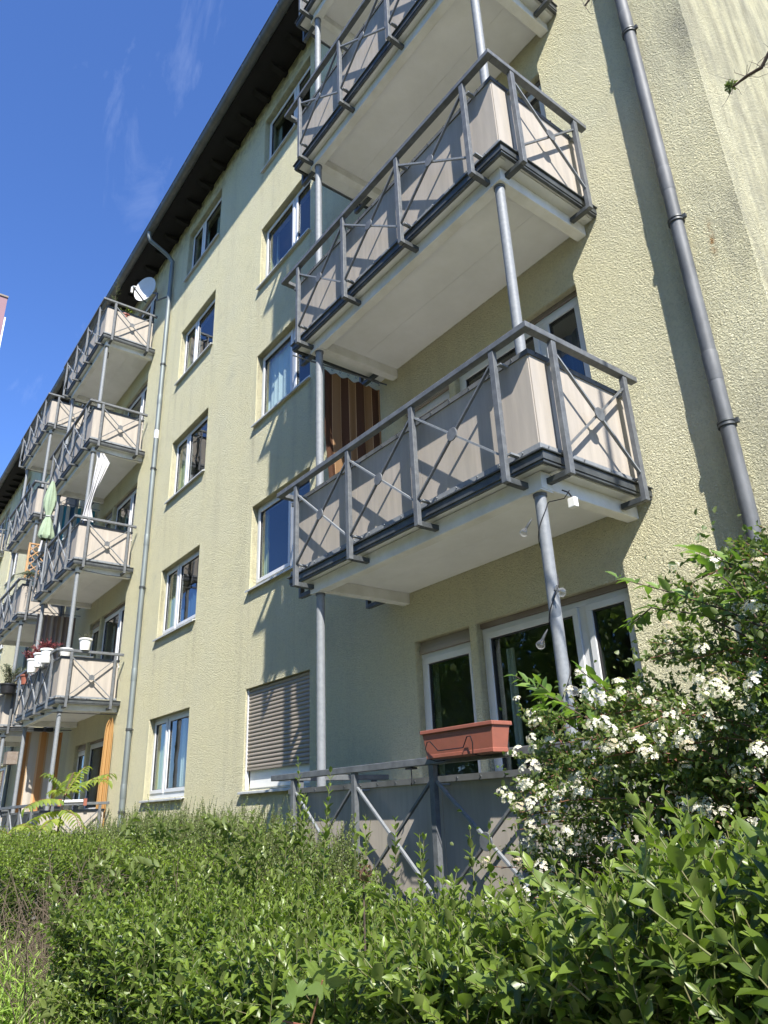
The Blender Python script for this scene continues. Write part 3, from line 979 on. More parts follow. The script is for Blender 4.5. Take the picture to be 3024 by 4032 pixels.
# balcony doors: narrow full-height door, masonry pier, wide window with a slim sash
def make_door(d, w, fl, zt, c, s, k, label=None):
    y0, y1 = YW + .085, YW + .145
    fr = frame_mb(d[0], d[1], fl, zt - .125, y0, y1, .045)
    dd = fr.build('balcony_door', M['pvc'], bld, bevel=.004)
    sa = frame_mb(d[0] + .046, d[1] - .046, fl + .046, zt - .171, y0 - .016, y1 - .012, .06)
    sa.build('sash', M['pvc'], dd, off=off, bevel=.004)
    q = frame_mb(d[0] + .107, d[1] - .107, fl + .107, zt - .232, y0 - .002, y1 - .02, .01)
    q.build('seal', M['seal'], dd, off=off)
    p = MB(); p.box(d[0] + .11, d[1] - .11, y0 + .01, y0 + .016, fl + .11, zt - .235)
    p.build('pane', M['glass'], dd, off=off)
    bx = MB()
    for i in range(3):
        bx.box(d[0], d[1], y0 - .03 + .012 * i, y0 + .02, zt - .123 + .04 * i, zt - .123 + .038 + .04 * i)
    bx.build('shutter_box', M['slat'], dd, off=off)
    hd = MB(); hx = d[1] - .095 if s > 0 else d[0] + .095
    hd.box(hx - .012, hx + .012, y0 - .03, y0 - .017, 0.42 + H * k - .05, .42 + H * k + .05)
    hd.box(hx - .009, hx + .009, y0 - .05, y0 - .03, 0.42 + H * k - .005, .42 + H * k + .015)
    hd.build('handle', M['pvc'], dd, off=off)
    zb = 0.12 + H * k
    ww = frame_mb(w[0], w[1], zb, zt - .05, y0, y1, .045).build('window', M['pvc'], bld, bevel=.004)
    xm = w[1] - .50 if s > 0 else w[0] + .50
    mu = MB(); mu.box(xm - .04, xm + .04, y0 + .002, y1, zb + .045, zt - .095)
    mu.build('mullion', M['pvc'], ww, off=off, bevel=.004)
    for (a, b) in ((w[0] + .045, xm - .04), (xm + .04, w[1] - .045)):
        frame_mb(a + .001, b - .001, zb + .046, zt - .096, y0 - .016, y1 - .012, .055).build('sash', M['pvc'], ww, off=off, bevel=.004)
        frame_mb(a + .057, b - .057, zb + .102, zt - .152, y0 - .002, y1 - .02, .012).build('seal', M['seal'], ww, off=off)
        p = MB(); p.box(a + .06, b - .06, y0 + .01, y0 + .016, zb + .105, zt - .155)
        p.build('pane', M['glass'], ww, off=off)
    bx = MB(); bx.box(w[0], w[1], y0 - .02, y0 + .03, zt - .048, zt - .002)
    bx.build('shutter_box', M['box_brown'], ww, off=off)
    sl_ = MB(); sl_.box(w[0] - .02, w[1] + .02, YW - .03, y0, zb - .03, zb + .004)
    sl_.build('window_sill', M['sill'], ww, off=off)
    return dd, ww
dproto = {}
for (d, w, fl, zt, c, s, k) in door_list:
    if c not in dproto:
        dproto[c] = make_door(d, w, fl, zt, c, s, k)
        a, b = dproto[c]
    else:
        a, b = (dup(q, bld, skip=('curtain',)) for q in dproto[c])
        a.location = b.location = (0, 0, H * k)
    cm = [None, 'curtain_b', 'curtain_w', 'curtain_w', 'curtain_w'][k]
    if cm:
        curtain(b, w[1] - .5, w[1] - .1, 0.25, 1.3, M[cm])
        curtain(b, w[0] + .1, w[0] + .32, 0.25, 1.3, M['curtain_w'])
    if c == CB and k == 0:
        curtain(b, w[0] + .1, w[0] + .22, 0.25, 1.3, M['curtain_w'])

# ---------------------------------------------------------------- one balcony, then copies
BO = (CB, 3.95, 2.05)     # the first-floor near balcony is the pattern
L_, R_ = -6.03, -2.58
def make_balcony():
    t = thing('balcony', 'x', 'balcony', BO)
    # slab with board joints underneath
    s = MB(); s.box(-5.90, -2.71, 3.43, YW - .004, 2.055, 2.12)
    sb = s.build('slab', M['concrete'], t, off=BO, bevel=.004)
    n = 0
    ys = [3.435, 3.50, 3.60, 4.12, YW - .006]
    for j in range(len(ys) - 1):
        if j == 1: continue
        b = MB(); b.box(-5.885, -2.725, ys[j] + .001, ys[j + 1] - .001, 2.043, 2.0545)
        b.build('soffit_panel', M['concrete'], sb, off=BO)
    b = MB(); b.box(-5.72, -2.79, 3.50, 3.60, 1.915, 2.0425)
    b.build('edge_beam', M['beam'], t, off=BO, bevel=.006)
    for x in (-2.91, -5.66):
        b = MB(); b.box(x, x + .10, 3.602, YW - .003, 1.93, 2.0425)
        b.build('side_beam', M['beam'], t, off=BO, bevel=.006)
    # folded sheet edge with drip lips
    e = MB()
    def ring(o, i, z0, z1):
        # outer offset o, inner offset i from panel line, open to the wall
        e.box(-5.93 - o, -2.68 + o, 3.41 - o, 3.41 - i, z0, z1)
        e.box(-5.93 - o, -5.93 - i, 3.41 - i, YW - .006, z0, z1)
        e.box(-2.68 + i, -2.68 + o, 3.41 - i, YW - .006, z0, z1)
    ring(.030, .0, 2.117, 2.128)
    ring(.014, .002, 2.056, 2.1165)
    ring(.006, -.022, 2.036, 2.0555)
    e.build('edge_flashing', M['dark_metal'], t, off=BO, bevel=.003)
    # handrail
    h = MB()
    zr0, zr1 = 2.992, 3.04
    h.box(L_, R_, 3.285, 3.345, zr0, zr1)
    h.box(R_ - .06, R_, 3.3455, 4.56, zr0, zr1)
    h.box(L_, L_ + .06, 3.3455, 4.56, zr0, zr1)
    h.build('handrail', M['steel'], t, off=BO, bevel=.004)
    # posts
    px = [-5.67, -4.765, -3.852, -2.93]
    w = .024
    for x in px:
        p = MB(); p.box(x - w, x + w, 3.291, 3.331, 1.958, 2.991)
        o = p.build('railing_post', M['steel'], t, off=BO, bevel=.003)
        f = MB(); f.box(x - w, x + w, 3.3315, 3.53, 1.955, 1.998)
        f.build('foot_bracket', M['dark_metal'], o, off=BO, bevel=.003)
        c = MB(); c.box(x + w + .001, x + w + .035, 3.322, 3.405, 2.862, 2.874); c.box(x + w + .001, x + w + .035, 3.322, 3.405, 2.152, 2.166)
        c.build('panel_cleat', M['steel_light'], o, off=BO)
    for sx in (1, -1):
        xo = R_ - .006 if sx > 0 else L_ + .006
        xi = xo - sx * .04
        for y in (3.575, 4.40):
            p = MB(); p.box(min(xo, xi), max(xo, xi), y - w, y + w, 1.958, 2.991)
            o = p.build('railing_post', M['steel'], t, off=BO, bevel=.003)
            xa, xb = (xi - .0005, -2.80) if sx > 0 else (-5.67, xi + .0005)
            f = MB(); f.box(min(xa, xb), max(xa, xb), y - w, y + w, 1.955, 1.998)
            f.build('foot_bracket', M['dark_metal'], o, off=BO, bevel=.003)
            xc = (xi, -2.70) if sx > 0 else (-5.91, xi)
            c = MB(); c.box(min(xc), max(xc), y + w + .001, y + w + .03, 2.862, 2.874); c.box(min(xc), max(xc), y + w + .001, y + w + .03, 2.152, 2.166)
            c.build('panel_cleat', M['steel_light'], o, off=BO)
    def brace(a0, a1, fixed, axis):
        z0, z1 = 2.175, 2.885
        c = MB(); d = MB()
        mid = (a0 + a1) / 2
        if axis == 'x':
            c.bar((a0, fixed - .006, z0), (a1, fixed - .006, z1), .022, .015, (0, 0, 1))
            c2 = MB(); c2.bar((a0, fixed + .006, z1), (a1, fixed + .006, z0), .022, .015, (0, 0, 1))
            d.lathe([(0.0, -.021), (.051, -.021), (.053, -.018), (.053, -.013), (0, -.0125)], (mid, fixed, (z0 + z1) / 2), 28, 'Y')
        else:
            c.bar((fixed - .006, a0, z0), (fixed - .006, a1, z1), .022, .015, (0, 0, 1))
            c2 = MB(); c2.bar((fixed + .006, a0, z1), (fixed + .006, a1, z0), .022, .015, (0, 0, 1))
            q = .0125 if fixed > CB else -.0125
            q2 = q * 1.7
            d.lathe([(0.0, q), (.053, q), (.053, q2), (0, q2 + q * .04)], (fixed, mid, (z0 + z1) / 2), 28, 'X')
        o = c.build('cross_brace', M['steel'], t, off=BO)  # rising bar in darker steel: its shaded underside put into the colour
        o2 = c2.build('cross_brace', M['steel_light'], t, off=BO)  # falling bar in paler steel: its lit look put into the colour
        d.build('disc', M['steel'], o, off=BO, smooth=True)
    for i in range(3):
        brace(px[i] + w, px[i + 1] - w, 3.312, 'x')
    brace(3.575 + w, 4.40 - w, R_ - .026, 'y')
    brace(3.575 + w, 4.40 - w, L_ + .026, 'y')
    # beige panels
    def pan(x0, x1, y0, y1, z0=2.168, z1=2.888):
        p = MB(); p.box(x0, x1, y0, y1, z0, z1)
        p.build('panel', M['panel'], t, off=BO)
    pan(-5.905, -4.794, 3.416, 3.425); pan(-4.790, -3.897, 3.416, 3.425); pan(-3.893, -2.706, 3.416, 3.425)
    pan(-2.706, -2.697, 3.4255, 3.592); pan(-2.706, -2.697, 3.602, 4.50)
    pan(-5.914, -5.905, 3.4255, 3.592); pan(-5.914, -5.905, 3.602, 4.50)
    for (nm, z0, z1, m) in (('panel_top_rail', 2.882, 2.922, 'zinc'), ('panel_bottom_rail', 2.145, 2.182, 'steel_light')):
        p = MB()
        p.box(-5.925, -2.686, 3.404, 3.415, z0, z1)
        p.box(-5.925, -5.9145, 3.4155, 4.52, z0, z1)
        p.box(-2.6965, -2.686, 3.4155, 4.52, z0, z1)
        if nm == 'panel_top_rail':
            p.box(-5.925, -2.686, 3.4155, 3.43, z1 - .006, z1)
        x = -5.7
        while x < -2.8:
            p.box(x, x + .006, 3.391, 3.4035, (z0 + z1) / 2 - .003, (z0 + z1) / 2 + .006)
            x += .22
        for y in (3.48, 3.85, 4.15, 4.4):
            p.box(-2.6855, -2.672, y, y + .006, (z0 + z1) / 2 - .003, (z0 + z1) / 2 + .008)
        p.build(nm, M[m], t, off=BO)
    return t
def add_columns(t, zlow):
    """the two round columns that carry this balcony"""
    for x in (-2.86, -5.612):
        c = MB(); c.tube([(x, 3.55, 1.914), (x, 3.55, zlow)], .040, 24)
        o = c.build('column', M['steel_light'], t, off=BO, smooth=True)
        k = MB(); k.tube([(x, 3.55, 1.913), (x, 3.55, 1.885)], .047, 24)
        k.build('column_collar', M['zinc'], o, off=BO, smooth=True)
        k = MB(); k.box(x - .065, x + .065, 3.49, 3.61, 1.905, 1.914)
        k.build('cap_plate', M['beam'], o, off=BO)
stack_word = {'B': 'nearest', 'C': 'second', 'D': 'third', 'E': 'farthest'}
flw = ['ground-floor', 'first-floor', 'second-floor', 'third-floor', 'top-floor']
extra = {('B', 0): 'behind the hedge under the terracotta box', ('B', 1): 'with brown striped curtain above its rail', ('B', 2): 'over the brown curtain',
         ('C', 4): 'beside the satellite dish', ('C', 1): 'carrying white flowerpots', ('C', 2): 'with the tied green parasol', ('C', 0): 'with orange striped curtains',
         ('D', 2): 'with a wooden trellis'}
base_b = make_balcony()
add_columns(base_b, 2.122 - H)
bal = {}
for st, cx in (('B', CB), ('C', CC_), ('D', CD), ('E', CE)):
    for k in range(5):
        t = base_b if (st, k) == ('B', 1) else dup(base_b)
        t.location = (cx, BO[1], BO[2] + H * (k - 1))
        lb = f"grey steel {flw[k]} balcony of the {stack_word[st]} stack"
        if (st, k) in extra: lb += ', ' + extra[(st, k)]
        t['label'] = lb[:150]
        t['group'] = 'steel balconies with beige panels'
        bal[(st, k)] = t

# ---------------------------------------------------------------- things on and around the near balconies
# terracotta flower box hung on the ground-floor rail
fbx = thing('flower_box', 'empty terracotta window box hooked over the ground-floor rail', 'flower box', (-3.40, 3.2, .29))
def box_shell(x0, x1, y0, y1, z0, z1, inset, wall_t=.006):
    mb = MB()
    o = [(x0 + inset, y0 + inset * .6, z0), (x1 - inset, y0 + inset * .6, z0), (x1 - inset, y1 - inset * .6, z0), (x0 + inset, y1 - inset * .6, z0),
         (x0, y0, z1), (x1, y0, z1), (x1, y1, z1), (x0, y1, z1)]
    t_ = wall_t
    n_ = [(x0 + inset + t_, y0 + inset * .6 + t_, z0 + t_), (x1 - inset - t_, y0 + inset * .6 + t_, z0 + t_), (x1 - inset - t_, y1 - inset * .6 - t_, z0 + t_), (x0 + inset + t_, y1 - inset * .6 - t_, z0 + t_),
          (x0 + t_, y0 + t_, z1), (x1 - t_, y0 + t_, z1), (x1 - t_, y1 - t_, z1), (x0 + t_, y1 - t_, z1)]
    mb.v = o + n_
    mb.f = [(0, 3, 2, 1), (0, 1, 5, 4), (1, 2, 6, 5), (2, 3, 7, 6), (3, 0, 4, 7),
            (8, 9, 10, 11), (8, 12, 13, 9), (9, 13, 14, 10), (10, 14, 15, 11), (11, 15, 12, 8),
            (4, 5, 13, 12), (5, 6, 14, 13), (6, 7, 15, 14), (7, 4, 12, 15)]
    return mb
FX0, FX1, FY0, FY1 = -3.735, -3.075, 3.115, 3.285
box_shell(FX0 + .012, FX1 - .012, FY0 + .012, FY1 - .012, .285, .425, .022).build('box_body', M['terra'], fbx, bevel=.006)
r_ = MB()
r_.box(FX0, FX1, FY0, FY0 + .016, .424, .448); r_.box(FX0, FX1, FY1 - .016, FY1, .424, .448)
r_.box(FX0, FX0 + .016, FY0 + .016, FY1 - .016, .424, .448); r_.box(FX1 - .016, FX1, FY0 + .016, FY1 - .016, .424, .448)
r_.build('box_rim', M['terra'], fbx, bevel=.004)
r_ = MB(); r_.box(FX0 + .028, FX1 - .028, FY0 + .022, FY1 - .022, .274, .300)
r_.build('drip_tray', M['terra'], fbx, bevel=.004)
r_ = MB(); r_.box(FX0 + .035, FX1 - .035, FY0 + .03, FY1 - .03, .385, .40)
r_.build('soil', M['soil'], fbx)
hw = MB()
yf = FY0 - .004
pts = [(-3.70, FY1 + .03, .31), (-3.70, FY1 + .03, .27), (-3.69, 3.2, .262), (-3.665, yf + .01, .275), (-3.68, yf, .335), (-3.66, yf, .375), (-3.63, yf, .375), (-3.56, yf, .315), (-3.33, yf, .315), (-3.29, yf, .375), (-3.26, yf, .375), (-3.245, yf, .335), (-3.26, yf + .01, .275), (-3.27, 3.2, .262), (-3.27, FY1 + .03, .27), (-3.27, FY1 + .03, .31)]
hw.tube(pts, .0035, 6)
hw.build('wire_holder', M['wire'], fbx, smooth=True)
# small hook on the handrail
hk = thing('rail_hook', 'small black hook clamped under the ground-floor handrail left of the box', 'hook', (-4.08, 3.31, .25))
k = MB(); k.box(-4.12, -4.05, 3.29, 3.34, .236, .2485); k.build('clamp', M['wire'], hk)
k = MB(); k.tube([(-4.08, 3.31, .236), (-4.078, 3.31, .15), (-4.07, 3.30, .135), (-4.06, 3.29, .15)], .004, 6); k.build('hook_rod', M['wire'], hk, smooth=True)
# shift: that rail's top is at .30

# string lights twisted round the near column
sl_t = thing('string_light', 'string of clear bulbs on a black cord twisted round the near column', 'string lights', (-2.86, 3.55, 1.9))
cx_, cy_ = -2.86, 3.55
cp = [(-2.70, 3.66, 1.90), (-2.72, 3.62, 1.84), (-2.80, 3.56, 1.83)]
z = 1.82
a = 0.2
while z > -0.1:
    cp.append((cx_ + .0455 * math.cos(a), cy_ + .0455 * math.sin(a), z))
    a -= .35; z -= .031
mb = MB(); mb.tube(cp, .0035, 6)
mb.build('cord', M['wire'], sl_t, smooth=True)
for (bx_, by_, bz_, dx, dz) in ((-2.935, 3.485, 1.70, -.045, -.055), (-2.80, 3.50, 1.215, .06, -.03), (-2.93, 3.50, .955, -.035, -.06), (-2.79, 3.50, .64, .04, -.055)):
    s = MB(); dv = Vector((dx, -.01, dz)).normalized()
    a0 = Vector((bx_, by_, bz_)); 
    s.tube([a0 + Vector((0.01, .02, .03)) - dv * .01, a0, a0 + dv * .028], [.004, .009, .010], 10)
    so = s.build('bulb', M['dark_metal'], sl_t, smooth=True)
    gpts = [a0 + dv * q for q in (.028, .036, .048, .062, .075, .085, .090)]
    s = MB(); s.tube(gpts, [.012, .015, .024, .030, .027, .017, .004], 16)
    s.build('bulb_glass', M['bulb'], so, smooth=True)
    s = MB(); s.tube([a0 + dv * .028, a0 + dv * .05], .003, 6); s.build('filament', M['brass'], so)
jb = thing('socket_box', 'small white socket box hanging under the first-floor balcony corner', 'box', (-2.72, 3.72, 1.86))
k = MB(); k.box(-2.76, -2.70, 3.70, 3.74, 1.80, 1.87); k.build('box_case', M['white_pl'], jb, bevel=.005)
k = MB(); k.tube([(-2.73, 3.72, 1.87), (-2.74, 3.70, 1.91), (-2.76, 3.66, 1.925)], .005, 6); k.build('cable', M['wire'], jb, smooth=True)

# brown striped curtain on a rod at the left end of the near first-floor balcony
cu = thing('striped_curtain', 'brown and tan striped curtain hanging at the left end of the first-floor balcony', 'curtain', (-5.75, 4.1, 4.6))
k = MB(); k.tube([(-5.75, 3.30, 4.585), (-5.75, 4.58, 4.66)], .009, 8); k.build('curtain_rod', M['steel'], cu, smooth=True)
cloth('fabric', M['st_brown'], cu, (-5.75, 3.70), (-5.75, 4.47), 4.555, 2.95, folds=5, amp=.016, top_sag=.03, nu=96, pinch=[(0, 1, .5), (.5, 1.0, .5), (1, .9, .55)])
for i in range(8):
    y = 3.70 + .77 * i / 7
    k = MB()
    k.tube([(-5.75 + .016 * math.cos(q), y, 4.60 + (y - 3.7) * .055 - .012 + .02 * math.sin(q)) for q in np.linspace(0, 6.28, 13)], .0025, 5)
    k.build('curtain_ring', M['steel_light'], cu, smooth=True)

# ---------------------------------------------------------------- things on the second stack
def pot(name, label, x, y, z, r0, r1, h, m, rim=.012, group=None, cat='flowerpot'):
    t = thing(name, label, cat, (x, y, z), group)
    mb = MB()
    mb.lathe([(0, 0), (r0, 0), (r1 * .96, h - .035), (r1 + rim * .2, h - .034), (r1 + rim, h - .03), (r1 + rim, h), (r1 + rim - .008, h + .002), (r1 - .01, h - .01), (r1 - .012, h - .03), (0, h - .03)], (x, y, z), 24)
    mb.build('pot_body', m, t, smooth=True)
    return t
def plant(t, x, y, z, m, n, hgt, spread, leafL, leafW, stem='bark', up_=1.0):
    B = np.tile([x, y, z], (n, 1)) + rng.normal(size=(n, 3)) * [spread * .2, spread * .2, 0]
    D = np.stack([rng.normal(size=n) * spread, rng.normal(size=n) * spread, np.full(n, hgt * up_)], 1)
    Ln = np.linalg.norm(D, axis=1) * rng.uniform(.6, 1.1, n)
    c, tips = shoot_leaves(B, D, Ln, leafL * .7, leafL, leafW, curve=-0.5, tipt=.5, base_t=.15, noise=.5)
    emit_leaves('foliage', [c], m, t)
    emit_stems('stems', [(B, tips, np.full(n, .003), np.full(n, .0015), None)], M[stem], t)
zc1 = 3.04
gp = 'white flowerpots on the second stack rail'
for i, (x, y, lab, pm_, r1) in enumerate(((-16.27, 3.25, 'white hanging pot with a dark red plant, leftmost of the white pots', 'redleaf', .105),
        (-15.62, 3.25, 'larger white hanging pot with trailing dark red leaves', 'redleaf', .125),
        (-15.12, 3.25, 'white hanging pot beside the balcony corner, red leaves above', 'redleaf', .115))):
    t = pot('flowerpot', lab, x, y, zc1 - .19, r1 * .72, r1, .27, M['white_pl'], group=gp)
    plant(t, x, y, zc1 + .05, M[pm_], 16, .26, .14, .05, .035, 'bark_r')
t = pot('flowerpot', 'white pot with a sprig of thyme standing on the side rail corner', -14.55, 3.80, zc1, .085, .115, .225, M['white_pl'], group=gp)
plant(t, -14.55, 3.80, zc1 + .2, M['olive'], 34, .16, .07, .018, .007, 'bark')
t = pot('flowerpot', 'low white bowl inside the panel corner', -14.80, 3.52, 2.94, .09, .13, .15, M['white_pl'], group=gp)
t = pot('flowerpot', 'round terracotta pot hung low on the rail, left of the white pots', -17.25, 3.38, 2.76, .10, .13, .20, M['terra'], group=gp)
t = thing('pot_tray', 'white narrow tray under the thyme pot on the panel edge', 'tray', (-14.6, 3.8, 2.93))
k = MB(); k.box(-14.69, -14.60, 3.62, 4.0, 2.93, 2.95); k.build('tray', M['white_pl'], t, bevel=.004)

# satellite dish
sd = thing('satellite_dish', 'white satellite dish on an arm beside the top balcony of the second stack', 'satellite dish', (-14.15, 4.3, 11.6))
dc = Vector((-14.66, 4.22, 12.02))
dn = Vector((0.52, -0.85, 0.02)).normalized()
uu = dn.cross(Vector((0, 0, 1))).normalized(); vv = uu.cross(dn).normalized()
mb = MB()
n_ = 32
for side in (0, 1):
    for r in np.linspace(0, 1, 8):
        for j in range(n_):
            a = 2 * math.pi * j / n_
            p = dc + uu * (.32 * r * math.cos(a)) + vv * (.35 * r * math.sin(a)) - dn * (.06 * (1 - r * r) + side * .006)
            mb.v.append(tuple(p))
for side in (0, 1):
    for q in range(7):
        for j in range(n_):
            a = side * 8 * n_ + q * n_ + j; b = side * 8 * n_ + q * n_ + (j + 1) % n_
            mb.f.append((a, b, b + n_, a + n_))
for j in range(n_):
    a = 7 * n_ + j; b = 7 * n_ + (j + 1) % n_
    mb.f.append((a, b, b + 8 * n_, a + 8 * n_))
mb.build('dish', M['dish'], sd, smooth=True)
tip = dc + dn * .38 - vv * .24
mb = MB(); mb.bar(dc - vv * .35, tip, .02, .03); mb.bar(dc - vv * .35, dc - vv * .35 - dn * .1, .02, .03); mb.build('feed_arm', M['dark_metal'], sd)
mb = MB(); mb.tube([tip, tip - dn * .07 + vv * .05], [.03, .024], 12); mb.bar(tip + uu * .03, tip + uu * .03 - vv * .16, .03, .04); mb.build('receiver', M['white_pl'], sd, smooth=True)
mb = MB(); bk = dc - dn * .09
mb.tube([bk, bk - dn * .08, Vector((-14.28, 4.42, 11.72)), Vector((-14.28, 4.42, 11.50)), Vector((-13.95, 4.54, 11.44)), Vector((-13.93, 4.60, 11.44))], .02, 10)
mb.box(-13.99, -13.87, 4.585, 4.605, 11.36, 11.52)
mb.build('mast_arm', M['steel'], sd, smooth=True)

# conifer and leafy plant on the top balcony
t = thing('potted_conifer', 'thin dark conifer standing behind the top balcony rail', 'plant', (-15.2, 3.7, 10.35))
B = np.stack([np.full(60, -15.2), np.full(60, 3.7), np.linspace(10.9, 12.5, 60)], 1)
an = rng.uniform(0, 6.28, 60)
D = np.stack([np.cos(an), np.sin(an), np.full(60, .3)], 1)
Ln = np.linspace(.32, .04, 60)
c, tips = shoot_leaves(B, D, Ln, .012, .025, .005, noise=.4)
emit_leaves('needles', [c], M['coton'], t, small=True)
emit_stems('stems', [(B, tips, np.full(60, .003), np.full(60, .001), None), (np.array([[-15.2, 3.7, 10.1]]), np.array([[-15.2, 3.7, 12.6]]), np.array([.012]), np.array([.003]), None)], M['bark'], t)
t = pot('potted_plant', 'bushy yellow-green plant peeping over the top balcony side panel', -14.75, 3.85, 10.9, .1, .13, .2, M['terra'], cat='plant')
plant(t, -14.75, 3.85, 11.08, M['sumac'], 18, .2, .11, .05, .03, 'stem_g')

# closed green parasol on the second-floor balcony of the second stack
t = thing('parasol', 'closed pale green parasol tied with a cord on the second-floor balcony', 'parasol', (-16.68, 3.30, 4.85))
def spindle(prof, c0, c1, n=20, star=.25, lobes=7):
    mb = MB()
    for (r, u) in prof:
        for j in range(n * 2):
            a = math.pi * j / n
            rr = r * (1 + star * .55 * math.cos(lobes * a + u * 5) + star * .5 * math.cos(3 * a - u * 4 + 1))
            p = Vector(c0).lerp(Vector(c1), u)
            mb.v.append((p.x + rr * math.cos(a), p.y + rr * math.sin(a), p.z))
    for k_ in range(len(prof) - 1):
        for j in range(2 * n):
            a = k_ * 2 * n + j; b = k_ * 2 * n + (j + 1) % (2 * n)
            mb.f.append((a, b, b + 2 * n, a + 2 * n))
    return mb
spindle([(.03, 0), (.055, .07), (.095, .18), (.125, .32), (.12, .44), (.08, .54), (.05, .61), (.05, .63), (.085, .70), (.115, .8), (.14, .9), (.15, .96), (.11, 1.0)], (-16.78, 3.22, 7.38), (-16.68, 3.22, 5.9)).build('canopy', M['cloth_green'], t, smooth=True)
k = MB(); k.tube([(-16.78, 3.22, 7.42), (-16.68, 3.25, 5.9), (-16.68, 3.27, 4.85)], .02, 10); k.build('pole', M['steel_light'], t, smooth=True)
k = MB(); k.tube([(-16.72 + .058 * math.cos(q), 3.22 + .058 * math.sin(q), 6.47) for q in np.linspace(0, 6.28, 16)], .012, 6); k.build('tie_cord', M['cloth_w'], t, smooth=True)
# laundry / cloths
t = thing('hanging_sheet', 'white sheet bundled at the near column of the second-floor balcony', 'cloth', (-14.75, 3.7, 7.3))
cloth('fabric', M['cloth_w'], t, (-14.70, 3.60), (-14.70, 3.95), 7.38, 5.75, folds=3, amp=.012, pinch=[(0, .45, .2), (.12, .8, .45), (.3, .6, .3), (.6, .25, .05), (.8, .35, -.1), (1, .7, -.05)])
t = thing('hanging_sheet', 'white cloth drooping below the green parasol', 'cloth', (-17.05, 3.25, 6.4))
cloth('fabric', M['cloth_w'], t, (-17.2, 3.24), (-16.85, 3.24), 6.42, 5.72, folds=3, amp=.025, thick_dir=(0, 1, 0), pinch=[(0, .4, .9), (.4, .8, .5), (1, .5, .4)])
t = thing('striped_curtain', 'dark blue and white striped curtain at the left end of the second-floor balcony', 'curtain', (-17.75, 4.0, 7.3))
cloth('fabric', M['st_blue'], t, (-17.75, 3.55), (-17.75, 4.55), 7.25, 5.1, folds=7, amp=.03, nu=96)
k = MB(); k.tube([(-17.75, 3.3, 7.29), (-17.75, 4.6, 7.29)], .008, 8); k.build('curtain_rod', M['steel'], t, smooth=True)
t = thing('striped_curtain', 'grey and beige striped curtain at the left end of the first-floor balcony', 'curtain', (-17.75, 4.0, 4.5))
cloth('fabric', M['st_grey'], t, (-18.35, 3.62), (-18.35, 4.5), 4.62, 2.3, folds=8, amp=.03, nu=96)
k = MB(); k.tube([(-18.35, 3.3, 4.66), (-18.35, 4.6, 4.66)], .008, 8); k.build('curtain_rod', M['steel'], t, smooth=True)
t = thing('striped_curtain', 'orange and white striped curtain spread across the left end of the ground-floor balcony', 'curtain', (-18.0, 4.0, 1.87))
cloth('fabric', M['st_orange'], t, (-17.9, 3.62), (-17.9, 4.42), 1.86, -.3, folds=4, amp=.025, nu=96)
k = MB(); k.tube([(-17.9, 3.3, 1.90), (-17.9, 4.6, 1.90)], .008, 8); k.build('curtain_rod', M['wire'], t, smooth=True)
t = thing('striped_curtain', 'bright orange curtain gathered beside the door near the far downpipe', 'curtain', (-14.75, 4.45, 1.8))
cloth('fabric', M['st_orange2'], t, (-14.72, 4.40), (-14.72, 4.56), 1.82, -.3, folds=3, amp=.03, pinch=[(0, .4, .6), (.08, 1, .5), (1, 1.2, .4)])
k = MB(); k.tube([(-14.72, 3.3, 1.88), (-14.72, 4.6, 1.88)], .008, 8); k.build('curtain_rod', M['wire'], t, smooth=True)
for (za, lab) in ((7.40, 'washing line under the second-floor balcony ceiling'), (4.68, 'washing line under the first-floor balcony ceiling')):
    t = thing('washing_line', lab + ' of the second stack', 'washing line', (-14.7, 4, za))
    k = MB(); k.tube([(-14.72, 3.56, za + .02), (-14.72, 4.1, za - .02), (-14.72, 4.6, za)], .005, 6); k.build('line', M['wire'], t, smooth=True)
# orange clips with a small white tray on the ground-floor rail
t = thing('planter_tray', 'white planter with orange clips on the second stack ground-floor rail', 'planter', (-14.6, 3.8, .3))
k = MB(); k.box(-14.62, -14.5, 3.72, 4.08, .302, .345); k.build('tray', M['white_pl'], t, bevel=.004)
for y in (3.68, 4.12):
    k = MB(); k.box(-14.515, -14.505, y - .03, y + .03, .24, .36); k.box(-14.56, -14.516, y - .03, y + .03, .348, .36); k.build('clip', M['terra'], t, bevel=.003)

# ---------------------------------------------------------------- things on the third stack
t = thing('trellis', 'honey-coloured wooden lattice trellis on the third stack balcony', 'trellis', (-19.55, 3.6, 5.8))
for y in (3.40, 3.95):
    k = MB(); k.box(-19.57, -19.53, y, y + .045, 5.75, 6.72); k.build('upright', M['wood'], t, bevel=.003)
k = MB(); k.box(-19.575, -19.525, 3.40, 4.0, 6.72, 6.755); k.build('top_rail', M['wood'], t, bevel=.003)
for i in range(7):
    z0 = 5.55 + i * .2
    for sgn in (1, -1):
        a0, b0 = (3.445, 3.95) if sgn > 0 else (3.95, 3.445)
        za, zb = z0, z0 + .5
        f0 = max(0, (5.76 - za) / .5); f1 = min(1, (6.72 - za) / .5)
        if f1 - f0 < .1: continue
        k = MB(); k.bar((-19.55 + .008 * sgn, a0 + (b0 - a0) * f0, za + .5 * f0), (-19.55 + .008 * sgn, a0 + (b0 - a0) * f1, za + .5 * f1), .012, .022, (0, 0, 1))
        k.build('lath', M['wood'], t)
t = thing('trailing_plant', 'dark trailing plant hanging over the trellis rail', 'plant', (-19.5, 3.5, 5.85))
plant(t, -19.5, 3.5, 5.95, M['olive'], 30, -.1, .22, .04, .02, 'bark')
t = pot('potted_plant', 'olive shrub in a black pot on the third stack corner', -19.35, 3.40, 2.86, .15, .19, .22, M['black_pl'], cat='plant')
plant(t, -19.35, 3.40, 3.05, M['olive'], 26, .95, .26, .07, .018, 'bark')
